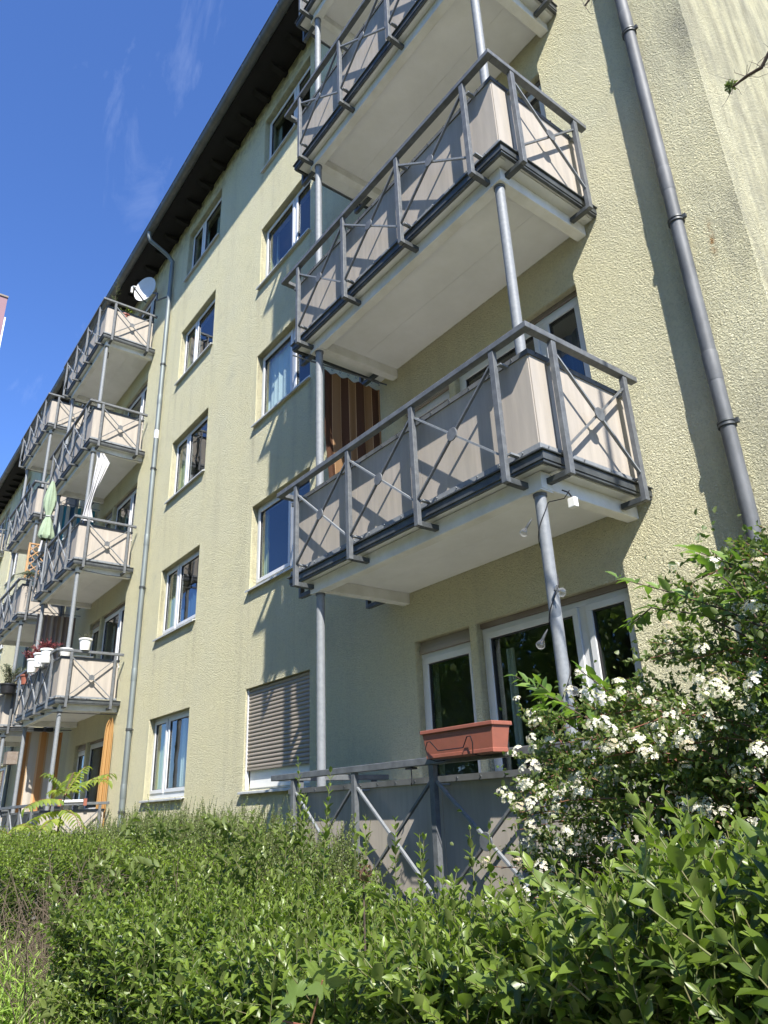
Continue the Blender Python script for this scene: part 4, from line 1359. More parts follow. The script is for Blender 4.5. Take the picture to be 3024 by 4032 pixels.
t = thing('beach_towel', 'teal and white striped towel on the left edge, third stack first floor', 'towel', (-20.4, 3.35, 3.6))
cloth('fabric', M['st_teal'], t, (-20.7, 3.26), (-20.15, 3.26), 3.95, 2.8, folds=3, amp=.04, thick_dir=(0, 1, 0))
t = thing('wooden_box', 'small brown wooden box hanging below the third stack balcony', 'box', (-19.9, 3.6, 1.55))
k = MB(); k.box(-19.75, -19.4, 3.62, 3.86, 1.27, 1.55); k.build('box_case', M['box_brown'], t, bevel=.004)
k = MB(); k.tube([(-19.6, 3.6, 1.55), (-19.6, 3.58, 1.8)], .006, 6); k.build('cord', M['wire'], t)
t = thing('striped_curtain', 'dark curtain with pale stripes beside the third stack ground-floor door', 'curtain', (-20.5, 4.4, 1.5))
cloth('fabric', M['st_grey'], t, (-20.6, 4.3), (-20.2, 4.3), 1.75, -.3, folds=4, amp=.03, thick_dir=(0, 1, 0))

# ---------------------------------------------------------------- far tower at the left edge
t = thing('tower_block', 'far pink tower block with a white corner at the left edge of the sky', 'building', (-66, 0, GZ))
k = MB(); k.box(-72, -60, -3, 5.62, GZ, 42.72); k.build('wall', M['pink'], t)
k = MB(); k.box(-72.1, -59.9, -3.1, 5.66, 42.73, 42.9); k.build('roof_edge', M['box_brown'], t)
k = MB(); k.box(-71.9, -60.1, 5.622, 5.78, GZ, 40.8); k.build('corner_strip', M['white_r'], t)

# ---------------------------------------------------------------- planting
def hash_noise(x, y, s):
    return np.sin(x * s * 1.7 + 1.3) * np.cos(y * s * 2.3 + .4) + .5 * np.sin(x * s * 4.1 + y * s * 3.3)

TX = [-14, -10, -6, -4.2, -3.0, -2.0, -1.5, -.95, -.5, 0.0, .8]
TZ = [-.28, -.26, -.32, -.40, -.40, -.42, -.36, -.21, -.06, 0.0, .0]
def top_z(x, y):
    return np.interp(x, TX, TZ) + .03 * hash_noise(x, y, 2.2)

def hedge_shoots(n, x0, x1, yf, yb, zlow, left_end=False):
    """shoot bases just under the clipped surface: top, front and left end"""
    w_top = (x1 - x0) * (yb - yf)
    w_fr = (x1 - x0) * 1.0
    w_le = (yb - yf) * 1.0 if left_end else 0
    p = np.array([w_top, w_fr, w_le]); p /= p.sum()
    which = rng.choice(3, n, p=p)
    x = rng.uniform(x0, x1, n); y = rng.uniform(yf, yb, n)
    tz = top_z(x, y)
    z = tz - rng.uniform(.0, .16, n) ** 1.0 - .06
    D = np.stack([rng.normal(size=n) * .35, rng.normal(size=n) * .35, np.ones(n)], 1)
    fr = which == 1
    zf = rng.uniform(0, 1, n)
    z = np.where(fr, zlow + (tz - .05 - zlow) * zf, z)
    y = np.where(fr, yf + .12 + rng.uniform(0, .16, n), y)
    D[fr] = np.stack([rng.normal(size=fr.sum()) * .45, -rng.uniform(.4, 1.2, fr.sum()), rng.uniform(.1, 1.1, fr.sum())], 1)
    le = which == 2
    z = np.where(le, zlow + (tz - .05 - zlow) * zf, z)
    x = np.where(le, x0 + .1 + rng.uniform(0, .18, n), x)
    D[le] = np.stack([-rng.uniform(.4, 1.2, le.sum()), rng.normal(size=le.sum()) * .5, rng.uniform(.1, 1.1, le.sum())], 1)
    Ln = rng.uniform(.09, .24, n)
    gap = np.sin(x * 7.1 + 2 * np.sin(z * 9 + x * 2)) * np.cos(z * 11 + y * 8 + 1.5 * np.sin(x * 5))
    ok = (gap > -.5) | (rng.uniform(size=n) < .25)
    return np.stack([x, y, z], 1)[ok], D[ok], Ln[ok]

# near privet hedge
hg = thing('privet_hedge', 'clipped privet hedge filling the foreground, glossy green leaves', 'hedge', (-1.8, 1.5, GZ))
B, D, Ln = hedge_shoots(7400, -3.8, .9, .98, 2.15, -1.25, left_end=True)
c1, tips = shoot_leaves(B, D, Ln, .022, .046, .0205, base_t=.12, tipt=.55, curve=.35)
# larger leaves close to the path
n = 420
x = rng.uniform(-2.2, .5, n); y = rng.uniform(.98, 1.35, n); z = top_z(x, y) - rng.uniform(.02, .6, n)
B2 = np.stack([x, y, z], 1)
D2 = np.stack([rng.normal(size=n) * .6, -rng.uniform(.1, .9, n), rng.uniform(.3, 1.2, n)], 1)
L2 = rng.uniform(.1, .22, n)
c2, tips2 = shoot_leaves(B2, D2, L2, .025, .047, .022, base_t=.2, tipt=.5, curve=.2)
# inner leaves that close the gaps
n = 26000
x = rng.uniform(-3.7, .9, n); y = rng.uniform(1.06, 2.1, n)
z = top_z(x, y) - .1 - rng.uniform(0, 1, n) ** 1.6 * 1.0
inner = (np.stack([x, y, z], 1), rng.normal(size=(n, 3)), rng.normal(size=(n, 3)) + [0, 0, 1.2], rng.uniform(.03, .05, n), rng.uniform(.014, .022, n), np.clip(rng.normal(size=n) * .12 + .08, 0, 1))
# long unclipped shoots rising over the top
tall = []
spec = [(-3.02, 1.8, .22, .5), (-2.86, 1.8, .17, .45), (-2.95, 1.85, .08, .4), (-3.4, 1.8, .01, .3), (-3.8, 1.8, -.05, .25), (-2.6, 1.8, -.02, .3), (-2.2, 1.8, -.09, .25), (-2.72, 1.75, .02, .3),
        (-2.35, 1.7, -.02, .28), (-1.95, 1.6, -.08, .24), (-3.15, 1.9, .05, .35), (-2.48, 1.9, -.05, .26), (-3.6, 1.9, -.02, .28), (-2.05, 1.9, -.08, .2), (-1.75, 1.7, -.05, .25), (-4.0, 1.9, -.06, .2), (-2.8, 1.6, -.07, .2)]
for (x_, y_, zt_, ln_) in spec: tall.append((x_, y_, zt_, ln_))
for i in range(34):
    x_ = rng.uniform(-4.0, -.6); y_ = rng.uniform(1.4, 2.1)
    tall.append((x_, y_, float(top_z(np.array([x_]), np.array([y_]))[0]) + rng.uniform(.08, .20), .3))
for i in range(26):
    x_ = rng.uniform(-1.2, -.4); y_ = rng.uniform(1.2, 1.9)
    tall.append((x_, y_, float(top_z(np.array([x_]), np.array([y_]))[0]) + rng.uniform(.08, .17), .28))
tall = np.array(tall)
B3 = np.stack([tall[:, 0] + rng.normal(size=len(tall)) * .02, tall[:, 1], tall[:, 2] - tall[:, 3]], 1)
D3 = np.stack([rng.normal(size=len(tall)) * .07, rng.normal(size=len(tall)) * .07, np.ones(len(tall))], 1)
c3, tips3 = shoot_leaves(B3, D3, tall[:, 3], .030, .045, .0195, ang=.8, base_t=.15, tipt=.5, tip_small=.6)
allc = [np.concatenate([c1[i], c2[i], c3[i], inner[i]]) for i in range(6)]
scl = rng.uniform(.75, 1.2, len(allc[3])); allc[3] = allc[3] * scl; allc[4] = allc[4] * scl * rng.uniform(.85, 1.15, len(scl))
# the 290 leaves that show largest become leaf objects of their own
P = allc[0]
R3 = np.array([[r2.x, r2.y, r2.z], [u2.x, u2.y, u2.z], [fw.x, fw.y, fw.z]])
cc3 = P @ R3.T
inside = (cc3[:, 2] > .3) & (np.abs(cc3[:, 0] / cc3[:, 2]) < 1512 / FPX) & (np.abs(cc3[:, 1] / cc3[:, 2]) < 2016 / FPX)
exposed = np.zeros(len(P), bool); exposed[len(c1[0]):len(c1[0]) + len(c2[0])] = True
score = np.where(inside & exposed, allc[3] / np.maximum(cc3[:, 2], .3), 0)
big = np.argsort(-score)[:285]
keep = np.ones(len(P), bool); keep[big] = False
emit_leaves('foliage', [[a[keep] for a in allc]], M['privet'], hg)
lv_meshes = []
for tv in (.2, .4, .6):
    v, t_, tt = leaf_arrays(np.zeros((1, 3)), np.array([[0, 1., 0]]), np.array([[0, 0, 1.]]), np.array([1.]), np.array([.46]), .25, .18, np.array([tv]))
    lv_meshes.append(np_mesh('leaf', v, t_, M['privet'], tt))
for i in big:
    d_ = Vector(allc[1][i]).normalized(); nn_ = Vector(allc[2][i])
    s_ = d_.cross(nn_).normalized(); nn_ = s_.cross(d_).normalized()
    L = float(allc[3][i])
    o = link('leaf', lv_meshes[min(2, int(allc[5][i] * 3))], hg)
    pp = Vector(allc[0][i]) - Vector(WPOS[hg.name])
    o.matrix_local = Matrix(((s_.x * L, d_.x * L, nn_.x * L, pp.x), (s_.y * L, d_.y * L, nn_.y * L, pp.y), (s_.z * L, d_.z * L, nn_.z * L, pp.z), (0, 0, 0, 1)))
n = 900
x = rng.uniform(-4.1, .8, n); y = rng.uniform(1.1, 2.05, n); zt_ = top_z(x, y) - .12
tw = (np.stack([x + rng.normal(size=n) * .15, y + rng.normal(size=n) * .1, zt_ - rng.uniform(.4, 1.2, n)], 1), np.stack([x, y, zt_], 1), np.full(n, .006), np.full(n, .002), rng.normal(size=(n, 3)) * .03)
emit_stems('twigs', [(B, tips, np.full(len(B), .0016), np.full(len(B), .0008), None), (B2, tips2, np.full(len(B2), .002), np.full(len(B2), .001), None), (B3, tips3, np.full(len(B3), .0024), np.full(len(B3), .001), None), tw], M['stem_g'], hg)

# farther stretch of hedge, beyond the bare gap
hg2 = thing('privet_hedge', 'far stretch of privet hedge at the left edge below the second balconies', 'hedge', (-9, 1.7, GZ))
B, D, Ln = hedge_shoots(8200, -13.5, -3.9, 1.25, 2.5, -1.2)
ok_ = (B[:, 0] < -6.4 + .3 * rng.normal(size=len(B))) | (B[:, 1] > 1.85)
B, D, Ln = B[ok_], D[ok_], Ln[ok_]
c1, tips = shoot_leaves(B, D, Ln * 1.3, .03, .05, .023, base_t=.25, tipt=.6, curve=.3)
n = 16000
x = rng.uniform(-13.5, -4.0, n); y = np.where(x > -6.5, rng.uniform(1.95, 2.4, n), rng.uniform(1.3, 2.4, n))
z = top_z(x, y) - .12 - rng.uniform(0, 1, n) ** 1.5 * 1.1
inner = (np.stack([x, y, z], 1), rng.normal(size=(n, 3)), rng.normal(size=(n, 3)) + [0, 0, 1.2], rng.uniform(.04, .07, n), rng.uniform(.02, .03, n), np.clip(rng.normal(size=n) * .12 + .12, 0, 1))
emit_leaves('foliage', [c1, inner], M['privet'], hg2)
emit_stems('twigs', [(B, tips, np.full(len(B), .002), np.full(len(B), .001), None)], M['bark'], hg2)

# bare brown twigs in the gap
dt = thing('dead_shrub', 'bare grey-brown twiggy shrub in the gap at the left end of the hedge', 'shrub', (-4.7, 1.4, GZ))
n = 420
A = np.stack([rng.uniform(-6.3, -3.9, n), rng.uniform(1.15, 1.9, n), rng.uniform(-1.6, -.9, n)], 1)
Bq = A + np.stack([rng.normal(size=n) * .2, rng.normal(size=n) * .15 - .05, rng.uniform(.35, .75, n)], 1)
n2 = 2600
idx = rng.integers(0, n, n2); f = rng.uniform(.3, 1, n2)[:, None]
A2 = A[idx] + (Bq[idx] - A[idx]) * f
Bb2 = A2 + np.stack([rng.normal(size=n2) * .12, rng.normal(size=n2) * .12, rng.normal(size=n2) * .09], 1)
emit_stems('twigs', [(A, Bq, np.full(n, .004), np.full(n, .002), rng.normal(size=(n, 3)) * .06), (A2, Bb2, np.full(n2, .002), np.full(n2, .0008), rng.normal(size=(n2, 3)) * .02)], M['bark_g'], dt)

# small-leaved bush with upright twigs in front of the wall
cb_ = thing('small_leaved_bush', 'fine-leaved bush with upright twigs against the wall beyond the hedge', 'bush', (-6.3, 2.9, GZ))
n = 2600
x = rng.uniform(-9.3, -4.3, n); y = rng.uniform(2.45, 3.2, n)
tz = np.interp(x, [-9.5, -8.5, -7, -5.5, -4.6, -4.2], [-.20, -.06, -.01, -.08, -.15, -.38]) + .05 * hash_noise(x, y, 2.0)
Ln = rng.uniform(.2, .5, n)
D = np.stack([rng.normal(size=n) * .35, rng.normal(size=n) * .3, np.ones(n)], 1)
B = np.stack([x, y, tz - Ln * .7 - rng.uniform(0, .3, n)], 1)
c1, tips = shoot_leaves(B, D, Ln, .014, .026, .015, base_t=.12, tipt=.5, noise=.5)
n = 120
x = rng.uniform(-8.8, -4.5, n); y = rng.uniform(2.5, 3.1, n)
tz = np.interp(x, [-9.5, -8.5, -7, -5.5, -4.6, -4.2], [-.20, -.06, -.01, -.08, -.15, -.38])
B4 = np.stack([x, y, tz - .1], 1); D4 = np.stack([rng.normal(size=n) * .28, rng.normal(size=n) * .2, np.ones(n)], 1)
L4 = rng.uniform(.15, .34, n)
c4, tips4 = shoot_leaves(B4, D4, L4, .016, .022, .013, base_t=.1, tipt=.4, noise=.4)
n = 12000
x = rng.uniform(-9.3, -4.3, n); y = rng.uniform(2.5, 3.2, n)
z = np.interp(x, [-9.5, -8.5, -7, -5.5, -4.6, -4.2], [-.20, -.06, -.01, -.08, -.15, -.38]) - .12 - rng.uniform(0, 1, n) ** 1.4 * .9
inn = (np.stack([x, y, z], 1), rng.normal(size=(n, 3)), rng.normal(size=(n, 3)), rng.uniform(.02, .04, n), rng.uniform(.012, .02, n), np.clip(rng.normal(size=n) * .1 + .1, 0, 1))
emit_leaves('foliage', [c1, c4, inn], M['coton'], cb_, small=True)
emit_stems('twigs', [(B, tips, np.full(len(B), .002), np.full(len(B), .001), None), (B4, tips4, np.full(len(B4), .002), np.full(len(B4), .001), None)], M['bark'], cb_)

# spirea with white flower clusters
sp = thing('spirea_bush', 'arching spirea bush with white flower clusters at the right', 'bush', (-.9, 2.4, GZ))
segsA, segsB, sub = [], [], []
rng = np.random.default_rng(21)
def arch(b, tgt, n=10, lift=.35):
    b, tgt = np.array(b), np.array(tgt)
    ctrl = b + (tgt - b) * [.35, .35, 1.0] + [0, 0, lift]
    t = np.linspace(0, 1, n)[:, None]
    return (1 - t) ** 2 * b + 2 * t * (1 - t) * ctrl + t * t * tgt
outline = [(-2.25, -.4), (-2.28, -.25), (-2.2, -.06), (-2.05, .10), (-1.98, .22), (-1.95, .33), (-1.75, .27), (-1.6, .30), (-1.45, .40), (-1.35, .48), (-1.25, .62), (-1.12, .74), (-1.0, .74), (-.9, .6)]
stem_pts = []
for i in range(240):
    u_ = rng.uniform(0, len(outline) - 1.01)
    if i % 4 == 0: u_ = rng.uniform(0, 4.5)
    a0, a1 = outline[int(u_)], outline[int(u_) + 1]
    fr_ = u_ - int(u_)
    tx = a0[0] + (a1[0] - a0[0]) * fr_; tz_ = a0[1] + (a1[1] - a0[1]) * fr_
    yy = rng.uniform(1.85, 2.75)
    sc_f = yy / 2.2
    depth = rng.uniform(0, 1) ** 1.3
    tx = tx * sc_f * (1 - depth * .45) + .1 * depth
    tz_ = tz_ * sc_f - depth * .75
    base = (rng.uniform(-1.3, -.2) * sc_f, 2.35 + rng.normal() * .15, GZ + rng.uniform(0, .3))
    if tz_ < -.9: tz_ = -.9
    stem_pts.append(arch(base, (tx, yy, tz_), 12, rng.uniform(.05, .3)))
for pts in stem_pts:
    segsA.append(pts[:-1]); segsB.append(pts[1:])
A = np.concatenate(segsA); Bq = np.concatenate(segsB)
rr = np.concatenate([np.linspace(.006, .0018, 11)] * len(stem_pts))
tB, tD, tL = [], [], []
clusters = []
for pts in stem_pts:
    for q in range(24):
        u_ = rng.uniform(.4, 1) * (len(pts) - 1.01)
        i_ = int(u_)
        p_ = pts[i_] + (pts[i_ + 1] - pts[i_]) * (u_ - i_)
        d_ = pts[i_ + 1] - pts[i_]
        d_ = d_ / np.linalg.norm(d_)
        v_ = d_ * .7 + rng.normal(size=3) * .55 + [0, -.1, .45]
        tB.append(p_); tD.append(v_); tL.append(rng.uniform(.04, .13))
tB, tD, tL = np.array(tB), np.array(tD), np.array(tL)
c1, tips = shoot_leaves(tB, tD, tL, .014, .024, .014, base_t=.08, tipt=.4, noise=.5, tip_small=.8)
sD = np.array([p[-1] - p[-3] for p in stem_pts]); sB = np.array([p[-4] for p in stem_pts])
c5, tips5 = shoot_leaves(sB, sD, np.full(len(sB), .3), .018, .026, .015, base_t=.1, tipt=.5, noise=.4)
nn = 9000
ui = rng.integers(0, len(stem_pts), nn)
pp = np.array([stem_pts[i][rng.integers(5, 12)] for i in ui]) + rng.normal(size=(nn, 3)) * .08
inn = (pp, rng.normal(size=(nn, 3)), rng.normal(size=(nn, 3)) + [0, 0, 1], rng.uniform(.018, .028, nn), rng.uniform(.011, .017, nn), np.clip(rng.normal(size=nn) * .12 + .1, 0, 1))
emit_leaves('foliage', [c1, c5, inn], M['spirea'], sp, droop=.1)
emit_stems('twigs', [(A, Bq, rr * 1.0, rr * .93, None), (tB, tips, np.full(len(tB), .0015), np.full(len(tB), .0008), None)], M['bark_r'], sp)
# flower clusters: domes of small five-petalled florets
def floret(c, nrm_, r, V, T, TT, tv):
    nrm_ = nrm_ / np.linalg.norm(nrm_)
    u_ = np.cross(nrm_, [0.3, .8, .5]); u_ /= np.linalg.norm(u_); w_ = np.cross(nrm_, u_)
    a0 = rng.uniform(0, 1.2)
    for q in range(5):
        a = a0 + q * 2 * math.pi / 5
        i0 = len(V)
        V.append(c)
        for (da, rr_, hh) in ((-.5, .8, .1), (0, 1.05, .22), (.5, .8, .1)):
            V.append(c + (u_ * math.cos(a + da) + w_ * math.sin(a + da)) * r * rr_ + nrm_ * r * hh)
        T += [[i0, i0 + 1, i0 + 2], [i0, i0 + 2, i0 + 3]]
        TT += [tv] * 4
cl_meshes = []
for q in range(6):
    V, T, TT = [], [], []
    for f_ in range(22):
        ph, th = rng.uniform(0, 6.28), math.sqrt(rng.uniform(0, 1)) * 1.15
        n_v = np.array([math.sin(th) * math.cos(ph), math.sin(th) * math.sin(ph), math.cos(th)])
        c_ = n_v * [.021, .021, .012] * rng.uniform(.85, 1.05)
        floret(c_, n_v, .0052, V, T, TT, np.clip(rng.uniform(.55, 1) if q != 5 else rng.uniform(.0, .5), 0, 1))
    me = np_mesh('flower_cluster', np.array(V), np.array(T), M['petal'], np.array(TT), smooth=False)
    cl_meshes.append(me)
cand = np.concatenate([tips, tips5, tB])
cq = cand @ R3.T
uu_ = 1512 + FPX * cq[:, 0] / cq[:, 2]; vv_ = 2016 - FPX * cq[:, 1] / cq[:, 2]
vis = (cq[:, 2] > .5) & (uu_ > 0) & (uu_ < 3060) & (vv_ > 2150) & (vv_ < 3650)
cell = {}
for i in np.argsort(cq[:, 2]):
    if vis[i]: cell.setdefault((int(uu_[i] // 34), int(vv_[i] // 34)), i)
picks = []
# flowers sit in loose drifts over the bush
for (cu_, cv_), i in cell.items():
    u_, v_ = uu_[i], vv_[i]
    d_ = .5 + .5 * math.sin(u_ / 95 + 1.3 * math.sin(v_ / 120)) * math.cos(v_ / 80 + .8)
    d_ *= 1.3 if v_ > 2700 else .38
    if v_ > 3050: d_ *= 1.6
    if u_ < 2350: d_ *= 1.15
    picks.append((rng.uniform() / max(d_, .02), i))
picks.sort()
spo = Vector(WPOS[sp.name])
tocam = Vector((.45, -.75, .1))
for _, i in picks[:292]:
    o = link('flower_cluster', cl_meshes[rng.integers(0, 6)], sp)
    o.location = Vector(cand[i]) + tocam * .03 + Vector((0, 0, .012)) - spo
    o.rotation_euler = (rng.normal() * .3 + .85, rng.normal() * .3 + .1, rng.uniform(-.3, .3))
    s_ = rng.uniform(.9, 1.45)
    o.scale = (s_, s_, s_ * 1.15)

# shrub with broad pointed leaves reaching out over the spirea
el = thing('broad_leaved_shrub', 'branches with broad pointed leaves reaching past the wall above the spirea', 'shrub', (-.6, 2.2, GZ))
lm_el = []
for tv in (.15, .45, .8):
    v, t_, tt = leaf_arrays(np.zeros((1, 3)), np.array([[0, 1., 0]]), np.array([[0, 0, 1.]]), np.array([1.]), np.array([.44]), .2, .28, np.array([tv]))
    lm_el.append(np_mesh('leaf', v, t_, M['elder'], tt))
elo = Vector(WPOS[el.name])
br = [[(-.95, 2.15, .42), (-1.08, 2.15, .52), (-1.25, 2.15, .62), (-1.47, 2.2, .735)], [(-1.0, 2.15, .40), (-1.15, 2.15, .52), (-1.36, 2.2, .60), (-1.45, 2.2, .56)],
      [(-1.45, 2.3, .10), (-1.62, 2.2, .26), (-1.82, 2.15, .36), (-1.97, 2.15, .46)], [(-1.40, 2.2, .10), (-1.52, 2.1, .2), (-1.66, 2.05, .30), (-1.72, 2.0, .38)],
      [(-1.25, 2.2, .05), (-1.32, 2.1, .2), (-1.42, 2.0, .3), (-1.50, 1.95, .39)], [(-.9, 2.1, .3), (-.95, 2.1, .42), (-1.0, 2.05, .57), (-1.06, 2.0, .67)],
      [(-1.6, 2.3, .1), (-1.75, 2.2, .24), (-1.85, 2.15, .33), (-1.88, 2.15, .42)], [(-.85, 2.1, .4), (-.9, 2.1, .5), (-.98, 2.1, .62), (-1.12, 2.1, .72)]]
segs = []
for b_ in br:
    b_ = np.array(b_, float)
    t = np.linspace(0, 3, 16)
    P_ = np.stack([np.interp(t, [0, 1, 2, 3], b_[:, i]) for i in range(3)], 1)
    segs.append((P_[:-1], P_[1:], np.linspace(.006, .0025, 15), np.linspace(.0057, .002, 15), None))
    for q in range(4, 16):
        d_ = Vector(P_[min(q, 15)] - P_[q - 1]).normalized()
        for sgn in (1, -1):
            if q < 8 and rng.uniform() < .4: continue
            sd_ = d_.cross(Vector((rng.normal() * .6, rng.normal() * .6, 1))).normalized() * sgn
            ld = (d_ * .75 + sd_ * .8 + Vector((0, 0, .15 if q > 12 else -.1))).normalized()
            nv = Vector((rng.normal() * .3, rng.normal() * .3 - .3, 1))
            s_ = ld.cross(nv).normalized(); nv = s_.cross(ld).normalized()
            L = rng.uniform(.05, .074) * (.8 if q > 13 else 1)
            o = link('leaf', lm_el[int(rng.integers(0, 3))], el)
            pp = Vector(P_[q]) - elo
            o.matrix_local = Matrix(((s_.x * L, ld.x * L, nv.x * L, pp.x), (s_.y * L, ld.y * L, nv.y * L, pp.y), (s_.z * L, ld.z * L, nv.z * L, pp.z), (0, 0, 0, 1)))
for g_ in segs:
    k = MB(); k.tube([tuple(p) for p in g_[0]] + [tuple(g_[1][-1])], list(np.linspace(.0038, .0016, len(g_[0]) + 1)), 6); k.build('branch', M['bark'], el, smooth=True)

# young pinnate-leaved tree in front of the second stack
sm = thing('pinnate_sapling', 'young tree with long feathery light green leaves before the orange curtain', 'sapling', (-10.1, 2.6, GZ))
smo = Vector(WPOS[sm.name])
k = MB(); k.tube([(-10.3, 2.6, GZ), (-10.27, 2.6, -.6), (-10.15, 2.6, .0), (-10.05, 2.6, .28)], [.022, .018, .013, .007], 8); k.build('trunk', M['bark'], sm, smooth=True)
lf = []
for tv in (.2, .55, .9):
    v, t_, tt = leaf_arrays(np.zeros((1, 3)), np.array([[0, 1., 0]]), np.array([[0, 0, 1.]]), np.array([1.]), np.array([.42]), .2, .35, np.array([tv]))
    lf.append(np_mesh('leaflet', v, t_, M['sumac'], tt))
def frond(P0, d, L, sag, thing_, n=12, ll=.15):
    P0, d = Vector(P0), Vector(d).normalized()
    pts = [P0 + d * (L * u) + Vector((0, 0, -sag * u * u)) for u in np.linspace(0, 1, n + 1)]
    off_ = WPOS[thing_.name]
    k = MB(); k.tube(pts, [.005] + [.0035] * (n - 1) + [.002], 5); st = k.build('frond', M['bark_r'], thing_, off=off_, smooth=True)
    for i in range(2, n + 1):
        dd = (pts[i] - pts[i - 1]).normalized()
        sd_ = dd.cross(Vector((0, 0, 1))).normalized()
        for sgn in ((1, -1) if i < n else (0,)):
            ld = (dd * .45 + sd_ * sgn + Vector((rng.normal() * .1, rng.normal() * .1, -.35))).normalized()
            nv = Vector((rng.normal() * .2, -.25, 1)); s_ = ld.cross(nv).normalized(); nv = s_.cross(ld).normalized()
            LL = ll * rng.uniform(.8, 1.1) * (1 - .3 * i / n)
            o = link('leaflet', lf[int(rng.integers(0, 3))], st)
            pp = pts[i] - Vector(off_)
            o.matrix_local = Matrix(((s_.x * LL, ld.x * LL, nv.x * LL, pp.x), (s_.y * LL, ld.y * LL, nv.y * LL, pp.y), (s_.z * LL, ld.z * LL, nv.z * LL, pp.z), (0, 0, 0, 1)))
for (z_, a_, L_f, s_f, e_) in ((.26, 3.0, 1.25, .25, .30), (.28, .05, 1.55, .30, .28), (.28, .6, .9, .2, .5), (.12, 3.3, 1.35, .22, .02), (.12, -.1, 1.25, .28, .05), (.29, 1.7, .5, .1, 1.4), (.29, 4.7, .45, .12, 1.2), (.2, 5.2, .7, .3, .3),
                               (-.15, 2.8, 1.0, .3, .2), (-.2, 3.6, .9, .25, .1), (-.2, .3, .9, .3, .2), (.0, 5.6, .8, .3, .2), (.29, 2.5, .5, .08, 1.0)):
    x0_ = -10.06 - max(0, .25 - z_) * .35
    frond((x0_, 2.6, z_), (math.cos(a_), math.sin(a_) * .7, e_), L_f, s_f, sm)
sm2 = thing('pinnate_sapling', 'smaller light green sapling poking out of the hedge at far left', 'sapling', (-11.3, 2.3, GZ))
k = MB(); k.tube([(-11.3, 2.3, GZ), (-11.25, 2.3, -.1)], [.015, .006], 6); k.build('trunk', M['bark'], sm2, smooth=True)
for (z_, a_, L_f) in ((-.12, .2, .7), (-.1, 1.2, .6), (-.12, 2.6, .8), (-.15, 4.0, .8), (-.2, 5.4, .7)):
    frond((-11.25, 2.3, z_), (math.cos(a_), math.sin(a_), .5), L_f, .3, sm2)

# maple seedlings at the bottom of the picture and in the hedge
def maple_mesh(r=1.0):
    pts = [(0, 0)]
    lobes = [(-2.35, .55), (-1.25, .85), (0, 1.0), (1.25, .85), (2.35, .55)]
    outl = [(-2.9, .12)]
    for i, (a, l) in enumerate(lobes):
        for (da, f_) in ((-.30, .60), (-.20, .72), (-.17, .62), (-.05, .86), (0, 1.0), (.05, .86), (.17, .62), (.20, .72), (.30, .60)):
            outl.append((a + da, l * f_))
        if i < 4: outl.append(((a + lobes[i + 1][0]) / 2, .34))
    outl.append((2.9, .12))
    V = [(0, 0, 0)] + [(math.sin(a) * l, math.cos(a) * l, .10 * math.sin(a * 3) * l - .12 * l * l) for (a, l) in outl]
    T = [(0, i + 1, i) for i in range(1, len(outl))]
    return np.array(V), np.array(T)
mv, mt = maple_mesh()
mm_ = [np_mesh('leaf', mv, mt, M['maple'], np.full(len(mv), tv)) for tv in (.3, .8)]
mp = thing('maple_seedling', 'maple seedling with broad lobed leaves at the bottom of the hedge', 'sapling', (-1.7, 1.0, GZ))
mpo = Vector(WPOS[mp.name])
def put_maple(parent, po, p, d, nv, L, i):
    d = Vector(d).normalized(); nv = Vector(nv); s_ = d.cross(nv).normalized(); nv = s_.cross(d).normalized()
    o = link('leaf', mm_[i], parent)
    pp = Vector(p) - po
    o.matrix_local = Matrix(((s_.x * L, d.x * L, nv.x * L, pp.x), (s_.y * L, d.y * L, nv.y * L, pp.y), (s_.z * L, d.z * L, nv.z * L, pp.z), (0, 0, 0, 1)))
k = MB(); k.tube([(-1.60, 1.0, GZ), (-1.58, .98, -.8), (-1.55, .95, -.42)], [.008, .006, .004], 6); k.build('stem', M['bark_r'], mp, smooth=True)
for (p, d, nv, L, i) in (((-1.63, .93, -.42), (-.8, -.1, -.25), (.5, -.5, .9), .085, 1), ((-1.66, .93, -.47), (-.2, -.2, -.9), (.6, -.8, .5), .09, 0), ((-1.50, .95, -.33), (.3, .1, .9), (.5, -.8, .3), .075, 1), ((-1.50, .95, -.34), (-.4, -.1, .5), (.4, -.8, .6), .06, 0), ((-1.56, .92, -.36), (-.7, 0, .45), (.3, -.7, .6), .055, 0)):
    put_maple(mp, mpo, p, d, nv, L, i)
for (a_, b_) in (((-1.55, .95, -.42), (-1.63, .93, -.42)), ((-1.56, .95, -.46), (-1.66, .93, -.47)), ((-1.55, .95, -.42), (-1.50, .95, -.33))):
    k = MB(); k.tube([a_, b_], .0022, 5); k.build('leaf_stalk', M['bark_r'], mp, smooth=True)
mp2 = thing('maple_seedling', 'small yellow-green maple shoot with reddish tip in the middle of the hedge', 'sapling', (-2.05, 1.45, GZ))
k = MB(); k.tube([(-2.05, 1.45, GZ), (-2.05, 1.45, -.22)], [.006, .003], 6); k.build('stem', M['bark'], mp2, smooth=True)
for (d, nv) in (((-.8, -.2, -.1), (.2, -.4, 1)), ((.8, -.1, .1), (.1, -.5, 1)), ((0, -.8, -.3), (0, -.4, 1))):
    put_maple(mp2, Vector(WPOS[mp2.name]), (-2.05, 1.45, -.23), d, nv, .045, 1)
B = np.tile([-2.05, 1.45, -.22], (5, 1)); D = rng.normal(size=(5, 3)) * .5 + [0, 0, 1]
c1, tips = shoot_leaves(B, D, np.full(5, .06), .02, .03, .012)
emit_leaves('young_leaves', [c1], M['bronze'], mp2, kind=None)

